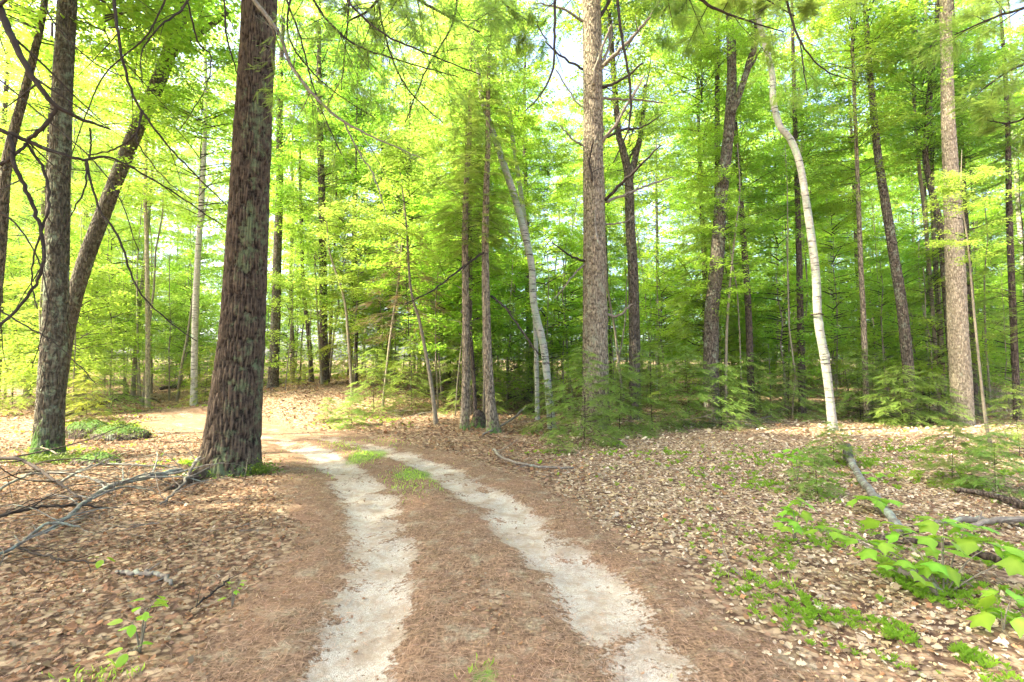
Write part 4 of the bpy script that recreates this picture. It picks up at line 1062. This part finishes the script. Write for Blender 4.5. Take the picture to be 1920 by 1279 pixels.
for k, (pts, lab) in enumerate([
    ([(-30, 945, 5, .05), (60, 905, 5, .1), (150, 905, 4, .08), (210, 920, 3, .05)], 'grey stick in the twig litter, the highest at left'),
    ([(-40, 990, 7, .05), (60, 975, 6, .1), (130, 968, 5, .1), (200, 962, 3, .05)], 'grey forked stick in the middle of the twig litter'),
    ([(-30, 1060, 6, .02), (30, 1040, 6, .06), (90, 1005, 5, .1), (150, 1000, 3, .05)], 'grey stick lowest in the twig litter'),
    ([(-20, 875, 7, .1), (40, 885, 6, .15), (110, 925, 5, .1), (160, 950, 3, .04)], 'brown stick sloping down from the left edge'),
    ([(110, 915, 5, .05), (180, 890, 5, .12), (260, 885, 4, .08), (330, 880, 3, .03)], 'thin stick pointing at the big conifer foot'),
    ([(20, 1030, 4, .03), (110, 1060, 4, .04), (180, 1062, 3, .03)], 'thin stick below the twig litter')]):
    ground_branch('fallen_stick', lab, pts, 'twig' if k % 2 else 'greywood', 8, 1, 40 + k, 'fallen stick', kl=.6)
ground_branch('fallen_stick', 'short thick stick on the red leaves at lower left', [(218, 1080, 7, .02), (262, 1084, 9, .02), (300, 1088, 8, .03), (322, 1103, 6, .02)], 'deadwood', 2, 0, 51, 'fallen stick')
ground_branch('fallen_stick', 'slender stick across the leaves left of the ruts', [(355, 1155, 4, .02), (395, 1125, 4, .03), (430, 1092, 3, .02)], 'twig', 2, 0, 52, 'fallen stick')
ground_branch('fallen_branch', 'crooked dark branch rising from the moss behind the mossy trunk', [(112, 795, 9, .1), (160, 780, 10, .2), (215, 770, 9, .3), (236, 760, 7, .42), (232, 740, 5, .62)], 'dark', 3, 0, 53)
ground_branch('fallen_log', 'grey lichened log lying towards the maple seedling', [(1590, 868, 11, .1), (1615, 910, 13, .05), (1650, 955, 15, .03), (1690, 1005, 16, .02)], 'greywood', 0, 0, 54, 'log', moss=.1)
ground_branch('fallen_log', 'short grey log end under the seedling leaves', [(1690, 1085, 20, .02), (1730, 1102, 22, .02), (1765, 1120, 18, .0)], 'deadwood', 0, 0, 55, 'log')
ground_branch('fallen_log', 'thin dark log under the seedling leaves', [(1645, 1022, 8, .05), (1720, 1045, 10, .1), (1800, 1065, 12, .12), (1940, 1110, 16, .12)], 'dark', 2, 0, 56, 'log')
ground_branch('fallen_branch', 'grey bent branch on the dark ground at right', [(1815, 1005, 9, .05), (1860, 997, 10, .08), (1950, 990, 12, .06)], 'deadwood', 3, 0, 57)
ground_branch('fallen_log', 'brown log entering from the right edge', [(1790, 925, 8, .03), (1860, 940, 12, .04), (1960, 975, 17, .04)], 'dark', 0, 0, 58, 'log')
ground_branch('fallen_log', 'lichened log stretch behind the grey bent branch', [(1755, 985, 8, .0), (1810, 982, 12, .01), (1880, 985, 14, .01), (1960, 992, 15, .01)], 'greywood', 0, 0, 59, 'log')
ground_branch('fallen_log', 'dark log low behind the right clearing', [(1590, 775, 6, .1), (1680, 792, 8, .1), (1760, 798, 8, .05)], 'dark', 3, 0, 60, 'log')
ground_branch('fallen_log', 'long brown log behind the paired trunks', [(790, 742, 8, .1), (880, 750, 11, .1), (960, 752, 9, .1), (1000, 748, 6, .05)], 'dark', 3, 0, 61, 'log')
ground_branch('fallen_stick', 'pale stick leaning by the right paired trunk', [(905, 818, 4, .02), (955, 800, 4, .12), (985, 785, 4, .3)], 'deadwood', 1, 0, 62, 'fallen stick')
ground_branch('fallen_stick', 'curved stick at the leaf field edge below the big pine', [(925, 850, 5, .05), (945, 868, 5, .05), (1000, 880, 5, .03), (1075, 882, 4, .02)], 'deadwood', 2, 0, 63, 'fallen stick')
ground_branch('fallen_log', 'dark log on the bank left of the clearing', [(300, 735, 6, .1), (330, 730, 8, .1), (352, 722, 6, .1)], 'dark', 2, 0, 64, 'log')
# brush pile
def brush(px, py, n, spreadx, label, seed, D=None, L=1.1):
    rng = np.random.default_rng(seed); c = gp(px, py); t = thing('brush_pile', label, 'brush pile', c)
    for k in range(n):
        mb = MB(); a = rng.normal(0, .45) + (math.pi if rng.random() < .5 else 0)
        p = c + [rng.normal(0, spreadx), rng.normal(0, .3), 0]; p[2] = float(gz(p[0], p[1])) + rng.uniform(.02, .3)
        d = np.array([math.cos(a), math.sin(a), rng.uniform(-.1, .35)])
        limb(mb, p - d * L * .4, d, L * rng.uniform(.6, 1.3), rng.uniform(.006, .014), 1, rng, .15, .25, 5, (.8, 0, .2), 0, None, (25, 55), .3)
        link('stick', mb.data('stick', M['deadwood' if k % 2 else 'stem'], origin=c), t)
brush(1420, 792, 16, .6, 'tangle of grey dead sticks between the thicket and the white birch', 71, L=1.5)
brush(1330, 800, 9, .5, 'thin dead sticks poking from under the low hemlock', 72, L=1.2)
brush(1640, 785, 7, .6, 'loose dead sticks right of the white birch foot', 73, L=1.2)
brush(745, 780, 6, .5, 'low scatter of dead sticks at the clearing edge', 74, L=1.0)
brush(40, 870, 7, .5, 'dead sticks leaning at the left edge', 75, L=1.3)
# brown twiggy dead thicket behind the brush pile
for k, (px, py, s) in enumerate([(1445, 775, 1.0), (1500, 772, .9), (1390, 765, .8)]):
    p = gp(px, py); p[2] = float(gz(p[0], p[1])); t = thing('dead_shrub', ['brown dead conifer skeleton left of the white birch', 'brown dead conifer skeleton touching the white birch', 'brown dead conifer skeleton inside the thicket'][k], 'dead shrub', p)
    mb = MB(); r = np.random.default_rng(90 + k)
    for q in range(30):
        z = r.uniform(.15, 2.0) * s; a = r.random() * 6.3
        limb(mb, (0, 0, z), (math.cos(a), math.sin(a), r.uniform(-.2, .1)), r.uniform(.5, 1.2) * s, .008, 1, r, .15, .3, 4, (.7, 0, 0), 0, None, (30, 60), .6)
    tube(mb, [(0, 0, -.1), (.02, 0, 1), (0, .03, 2.3 * s)], [.025, .02, .006], 6, (.7, 0, 0)); link('branches', mb.data('branches', M['deadwood']), t)

# boulders and stumps
def rock(label, px, py, r, mat, seed, name='mossy_boulder', cat='boulder', mossy=800):
    c = gp(px, py); c[2] = float(gz(c[0], c[1]))
    rng = np.random.default_rng(seed); n1, n2 = 28, 16
    th, ph = np.meshgrid(np.arange(n1) * 2 * math.pi / n1, np.linspace(.02, math.pi * .62, n2))
    d = np.stack([np.cos(th) * np.sin(ph), np.sin(th) * np.sin(ph), np.cos(ph)], -1)
    q = 1 + .5 * (fbm(d[..., 0] * 1.5 + 3 + seed, d[..., 1] * 1.5 + d[..., 2], 3, seed) - .5) + .12 * (fbm(d[..., 0] * 6, d[..., 1] * 6 + d[..., 2] * 5, 2, seed) - .5)
    V = d * q[..., None] * r
    i, j = np.meshgrid(np.arange(n2 - 1), np.arange(n1), indexing='ij'); a = i * n1 + j; b = i * n1 + (j + 1) % n1
    F = np.stack([a, a + n1, b + n1, a, b + n1, b], -1).reshape(-1, 3)
    mb = MB(); mb.add(V, F, np.stack([np.full(V.shape[:2], .8), sst(.0, .8, d[..., 2]) * .9, np.full(V.shape[:2], .2)], -1).reshape(-1, 3))
    t = thing(name, label, cat, c); link('rock', mb.data('rock', M[mat]), t)
    if mossy:
        k = rng.integers(0, V.reshape(-1, 3).shape[0], mossy); P = V.reshape(-1, 3)[k] * rng.uniform(.98, 1.06, (mossy, 1)) + rng.normal(0, .03, (mossy, 3)); P = P[P[:, 2] > .02]
        m_ = len(P); mb = MB(); cc = rng.random(m_)
        scatter(mb, KITE, P, rng.normal(0, 1, (m_, 3)), rng.normal(0, 1, (m_, 3)) + [0, 0, 1.2], rng.uniform(.02, .05, m_), np.stack([cc] * 3, -1))
        o = link('moss', mb.data('moss', M['moss'], smooth=False), t); o['kind'] = 'stuff'
    return t
rock('low boulder under bright yellow-green moss at the left', 225, 822, np.array([.6, .4, .26]), 'dark', 5, mossy=1800)
rock('darker mossy boulder right of the mossy trunk', 165, 820, np.array([.45, .35, .36]), 'dark', 6, mossy=1200)
rock('small mossy rock by the roots left of the track', 180, 870, np.array([.35, .2, .16]), 'dark', 7, mossy=500)
tree('tree_stump', 'broken grey stump between the paired trunks', 13.0, [(897, 800, 32), (899, 780, 24), (902, 770, 10)], 'dark', 'plate', 24, 24, H=.1, moss=.7, seed=91, cat='stump')
tree('tree_stump', 'pale lichened stump at the head of the fallen log', 8.2, [(1592, 875, 22), (1590, 850, 18), (1588, 832, 12)], 'greywood', 'plate', 24, 24, H=.1, moss=.1, seed=92, cat='stump')

# ------------------------------------------------------------------ leafy seedlings: each leaf a part
mbL = MB(); mbL.add(GOOSE[0], GOOSE[1], np.stack([np.where(np.arange(len(GOOSE[0])) < 2, 1., .25)] * 3, -1)); LEAF_G = mbL.data('leaf', M['bigleaf'], smooth=True)
_e = [(0, 0), (.12, .16), (.35, .27), (.62, .25), (.85, .12), (1, 0)]; _e = _e + [(u, -v) for u, v in _e[-2:0:-1]]
ell = ([(.45, 0, .0)] + [(u, v, .12 * abs(v) - .12 * u * u) for u, v in _e], [(0, (i + 1) % len(_e) + 1, i + 1) for i in range(len(_e))])
mbL = MB(); mbL.add(ell[0], ell[1], np.stack([np.linspace(.3, .8, len(ell[0]))] * 3, -1)); LEAF_E = mbL.data('leaf', M['bigleaf'], smooth=True)
def leaf_at(t, base, p, az, size, data, droop, roll):
    o = link('leaf', data, t, tuple(np.array(p) - base), (roll, droop, az), size); return o
def seedling(label, px, py, stems, size, data, seed, h=.25, name='seedling', tilt=(-.15, .6)):
    rng = np.random.default_rng(seed); c = gp(px, py); c[2] = float(gz(c[0], c[1])); t = thing(name, label, 'seedling', c)
    mb = MB()
    for (dx, dy, hh, n) in stems:
        tip = np.array([c[0] + dx, c[1] + dy, c[2] + hh]); mid = (c + tip) / 2 + [0, 0, hh * .2]
        P, R = resample([c, mid, tip], [.006, .004, .002], 8); tube(mb, P, R, 5, (.6, 0, 0))
        for k in range(n):
            a = k * 2.4 + rng.random(); pet = size * .55 * (1 if k else .3)
            i = 7 if k < 4 else int(rng.integers(3, 7))
            q = P[i] + np.array([math.cos(a) * pet, math.sin(a) * pet, size * .15])
            tube(mb, [P[i], (P[i] + q) / 2 + [0, 0, .01], q], [.002, .0016, .001], 3, (.6, 0, 0))
            leaf_at(t, c, q, a, size * rng.uniform(.7, 1.15), data, rng.uniform(*tilt), rng.normal(0, .35))
    link('stem', mb.data('stem', M['stem'], origin=c), t); return t
seedling('small green seedling on the leaves at lower left', 262, 1225, [(.0, .03, .20, 5), (.06, .0, .26, 4), (-.06, .02, .14, 4), (.02, -.08, .05, 4)], .085, LEAF_E, 1)
seedling('two-leaved green sprout below the twig litter', 195, 1062, [(.0, 0, .05, 3)], .09, LEAF_E, 2)
seedling('faint pale seedling left of the ruts', 435, 1140, [(.0, 0, .10, 5), (.03, .02, .14, 3)], .055, LEAF_E, 3)
seedling('green three-lobed seedling in the middle of the right leaf field', 1490, 1020, [(.0, .0, .26, 5), (.10, .05, .32, 4), (-.05, -.02, .16, 5)], .11, LEAF_G, 4)
seedling('leafy sprout beside the fuzzy conifer seedling', 1495, 905, [(.0, .0, .40, 6), (.1, .05, .30, 4), (-.12, .03, .34, 4)], .13, LEAF_G, 5)
seedling('green sprout left in the right leaf field', 1380, 1000, [(.0, .0, .10, 6), (.08, .0, .08, 4)], .06, LEAF_E, 6)
seedling('lime seedling leaning over the fallen log', 1650, 965, [(.0, .0, .14, 5), (-.12, .05, .12, 4)], .14, LEAF_G, 7)
seedling('wide striped-maple seedling with large lime leaves at lower right', 1770, 1120,
         [(-.62, .25, .34, 6), (-.40, .12, .30, 6), (-.18, .20, .38, 7), (.04, .05, .34, 7), (.20, .22, .40, 7), (.36, .05, .30, 6), (-.28, -.02, .18, 5), (.42, .28, .36, 6), (.55, -.05, .26, 6)], .125, LEAF_G, 8)
seedling('round-leaved plant at the right edge under the striped maple', 1880, 1190, [(.0, .0, .10, 4), (.1, .05, .16, 4)], .12, LEAF_G, 9)
seedling('bright seedling at the edge of the thicket below the big pine', 1160, 840, [(.0, .0, .10, 5)], .11, LEAF_G, 10)
seedling('lime leaf cluster on the small rotten wood at the right', 1640, 905, [(.0, .0, .10, 5), (.2, .05, .08, 4)], .10, LEAF_G, 11)
seedling('tiny seedling in the centre of the right leaf field', 1300, 905, [(.0, .0, .08, 4)], .06, LEAF_E, 12)

# ground cover: small bright green feathery plants
def cover(name, label, spots, n, size, mat, seed, up=.0, T=None):
    rng = np.random.default_rng(seed); P = []
    for (px, py, rx, ry, w) in spots:
        c = gp(px, py); k = int(n * w); q = rng.standard_t(3, (k, 2)) * [rx, ry] * .9 + c[:2]; P.append(q)
    P = np.vstack(P); 
    m = fbm(P[:, 0] * 3, P[:, 1] * 3, 2, seed) > .47; P = P[m][::2]; s_, n_ = road(P[:, 0], P[:, 1]); P = P[n_ < .25]; k = len(P)
    P = np.stack([P[:, 0], P[:, 1], gz(P[:, 0], P[:, 1]) + rng.uniform(0, up + .001, k)], -1)
    a = rng.random(k) * 6.3; mb = MB(); c = np.clip(.5 + .3 * rng.normal(size=k), 0, 1)
    scatter(mb, T or SPRIG, P, np.stack([np.cos(a), np.sin(a), np.zeros(k)], -1), np.stack([rng.normal(0, .25, k), rng.normal(0, .25, k), np.ones(k)], -1), size * rng.uniform(.6, 1.4, k), np.stack([c] * 3, -1))
    o = link(name, mb.data(name, M[mat], smooth=False)); tag(o, label, 'ground cover', kind='stuff'); return o
cover('ground_cover', 'bright feathery ground plants around the lower right seedlings',
      [(1640, 1110, .34, .30, 1.2), (1540, 1100, .3, .2, .5), (1760, 1190, .3, .25, 1.1), (1700, 1070, .35, .15, .9), (1850, 1220, .2, .1, .8), (1800, 1010, .4, .2, .5), (1450, 1080, .2, .1, .15),
       (1500, 1010, .3, .15, .3), (1900, 1080, .3, .15, .6), (1500, 920, .35, .25, .8), (1400, 990, .3, .15, .15), (1560, 1160, .25, .1, .2)], 1500, .045, 'leaf', 1, .035)
cover('ground_cover', 'sparse green sprigs over the forest floor by the hemlocks',
      [(1600, 870, 1.0, .7, 1), (1750, 850, 1.0, .6, 1.2), (1880, 900, .6, .5, .8), (1200, 850, .8, .3, .3), (210, 800, 1.0, .5, 1), (380, 870, .35, .2, .4), (690, 790, .8, .5, .5), (330, 770, 1., .6, .7), (110, 850, .6, .4, .5), (1300, 880, 1.2, .6, .25)], 800, .075, 'leaf', 2)
def grass():
    rng = np.random.default_rng(4); P = []
    for (px, py, rx, ry, k) in [(690, 852, .20, .8, 800), (775, 888, .2, .45, 420), (800, 905, .2, .4, 200), (905, 1268, .07, .05, 18), (1440, 1100, .15, .1, 60), (640, 835, .3, .4, 400), (180, 1270, .1, .05, 80)]:
        c = gp(px, py); P.append(rng.normal(0, 1, (k, 2)) * [rx, ry] + c[:2])
    P = np.vstack(P); s, n = road(P[:, 0], P[:, 1]); P = P[s < .5]; k = len(P)
    P = np.stack([P[:, 0], P[:, 1], gz(P[:, 0], P[:, 1])], -1); mb = MB()
    T = ([(0, .035, 0), (0, -.035, 0), (.6, 0, .15), (1, 0, -.1)], [(0, 1, 2), (0, 2, 3)])
    D = np.stack([rng.normal(0, .6, k), rng.normal(0, .6, k), np.ones(k)], -1); c = rng.random(k)
    scatter(mb, T, P, D, rng.normal(0, 1, (k, 3)), rng.uniform(.02, .06, k), np.stack([c] * 3, -1))
    o = link('grass', mb.data('grass', M['leafy'], smooth=False)); tag(o, 'thin grass strip between the wheel ruts', 'grass', kind='stuff')
grass()

# ------------------------------------------------------------------ leaf litter, needles, twigs
def litter():
    rng = np.random.default_rng(1)
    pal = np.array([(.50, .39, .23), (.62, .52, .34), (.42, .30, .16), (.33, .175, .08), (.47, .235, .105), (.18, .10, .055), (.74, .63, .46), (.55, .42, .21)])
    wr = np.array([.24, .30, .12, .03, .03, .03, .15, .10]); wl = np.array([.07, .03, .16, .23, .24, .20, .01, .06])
    mb = MB()
    for (y0, y1, dens, Tm, s0) in [(1.3, 3.6, 1050, CURL, .038), (3.6, 6.5, 820, [CURL4, CURL4b], .044), (6.5, 10.5, 460, [CURL4, CURL4b], .055), (10.5, 21, 100, [CURL4], .092), (21, 32, 30, [KITE], .13)]:
        area = (y1 - y0) * (1.1 * (y0 + y1) + 1.0); n = int(area * dens)
        y = np.sqrt(rng.uniform(y0 ** 2, y1 ** 2, n)); x = rng.uniform(-1, 1, n) * (1.08 * y + .35)
        s, nd = road(x, y)
        patch = fbm(x * 1.3, y * 1.3, 3, 91)
        pr = (1 - nd) * (.72 + .28 * (patch > .42)) + nd * .10 * (patch > .45) * (1 - s) + nd * .05
        pr = np.where(s > .5, .045, pr)
        k = rng.random(n) < pr; x, y, nd, s = x[k], y[k], nd[k], s[k]; n = len(x)
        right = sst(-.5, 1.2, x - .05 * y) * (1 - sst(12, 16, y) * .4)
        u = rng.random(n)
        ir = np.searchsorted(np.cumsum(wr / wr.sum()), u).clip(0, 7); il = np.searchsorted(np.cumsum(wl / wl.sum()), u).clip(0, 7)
        c = pal[np.where(rng.random(n) < right, ir, il)] * rng.uniform(.6, 1.25, (n, 1)) * (.72 + .40 * right[:, None])  # mixed leaf tones; sunlight at right and shade at left put into the colour
        c = np.where((rng.random(n) < .5 * nd)[:, None], np.array([.34, .20, .12]) * rng.uniform(.7, 1.2, (n, 1)), c)
        P = np.stack([x, y, gz(x, y) + rng.uniform(.004, .026, n) * (1 - nd * .5)], -1)
        a = rng.random(n) * 6.3; tl = .38
        D = np.stack([np.cos(a), np.sin(a), rng.normal(0, tl, n)], -1); Nn = np.stack([rng.normal(0, tl, n), rng.normal(0, tl, n), np.where(rng.random(n) < .7, 1, -1)], -1)
        sz = s0 * rng.uniform(.45, 1.2, n) ** 1.3 * np.where(rng.random(n) < .10, 1.5, .92) * (1 - .35 * nd)
        w = rng.integers(0, len(Tm), n)
        for q in range(len(Tm)):
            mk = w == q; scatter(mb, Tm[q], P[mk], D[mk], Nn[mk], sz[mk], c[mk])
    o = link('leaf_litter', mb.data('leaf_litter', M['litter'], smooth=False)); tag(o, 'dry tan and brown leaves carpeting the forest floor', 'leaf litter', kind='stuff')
litter()
def needles():
    rng = np.random.default_rng(2); n = 150000
    y = 1.3 + 7.5 * rng.random(n) ** 1.3; x = rng.uniform(-1, 1, n) * (1.05 * y + .3)
    s, nd = road(x, y); k = rng.random(n) < np.maximum(nd * (1 - .65 * s), .22) * (.35 + .65 * (fbm(x * 2.5, y * 2.5, 3, 12) > .45)); x, y = x[k], y[k]; n = len(x)
    P = np.stack([x, y, gz(x, y) + rng.uniform(.004, .014, n)], -1); a = rng.random(n) * 6.3
    D = np.stack([np.cos(a), np.sin(a), rng.normal(0, .12, n)], -1); Nn = np.stack([rng.normal(0, .3, n), rng.normal(0, .3, n), np.ones(n)], -1)
    c = np.array([.42, .26, .155]) * rng.uniform(.45, 1.3, (n, 1)) + rng.uniform(0, .08, (n, 1))
    T = ([(0, .02, 0), (0, -.02, 0), (1, 0, .03)], [(0, 1, 2)])
    mb = MB(); scatter(mb, T, P, D, Nn, rng.uniform(.03, .085, n) * (1 + .05 * y), c)
    o = link('pine_needles', mb.data('pine_needles', M['litter'], smooth=False)); tag(o, 'fallen reddish pine needles strewn over the track', 'pine needles', kind='stuff')
needles()
def twigs():
    rng = np.random.default_rng(6); mb = MB()
    for (n, fx, fy) in ((230, (-8.5, -2.9), (4.6, 9.2)), (170, (-9, 14), (2.5, 17))):
        for k in range(n):
            y = rng.uniform(*fy); x = rng.uniform(*fx)
            if fx[1] < 0 and (x < -1.15 * y or x > -.42 * y - .6): x = -rng.uniform(.62, 1.05) * y
            s, nd = road(np.array([x]), np.array([y]))
            if nd[0] > .6 and rng.random() < .85: continue
            z = float(gz(x, y)) + rng.uniform(.015, .09); a = rng.random() * 6.3
            limb(mb, (x, y, z), (math.cos(a), math.sin(a), rng.uniform(-.03, .2)), rng.uniform(.2, .8), rng.uniform(.002, .006), 1 if rng.random() < .6 else 0, rng, .1, .4, 4, (.7, 0, .1), 0, None, (30, 60), .7)
    o = link('twig_litter', mb.data('twig_litter', M['deadwood'])); tag(o, 'fine grey twigs littering the forest floor', 'twigs', kind='stuff')
twigs()

# members of a kind share a group phrase
GROUPS = {'tree': 'large trees around the clearing', 'hemlock': 'hemlocks and small conifers at the edge of the woods', 'branch': 'dark boughs hanging into the view',
          'fallen branch': 'fallen branches on the leaves', 'fallen stick': 'fallen sticks on the leaves', 'log': 'logs on the forest floor', 'seedling': 'leafy seedlings on the forest floor',
          'brush pile': 'heaps of dead sticks at the edge of the woods', 'dead shrub': 'dead conifer skeletons in the thicket', 'boulder': 'mossy boulders at the left', 'stump': 'old stumps', 'sapling': 'slim saplings at the edge of the woods'}
for o in sc.objects:
    if o.parent is None and 'category' in o and 'group' not in o and o['category'] in GROUPS:
        o['group'] = GROUPS[o['category']]
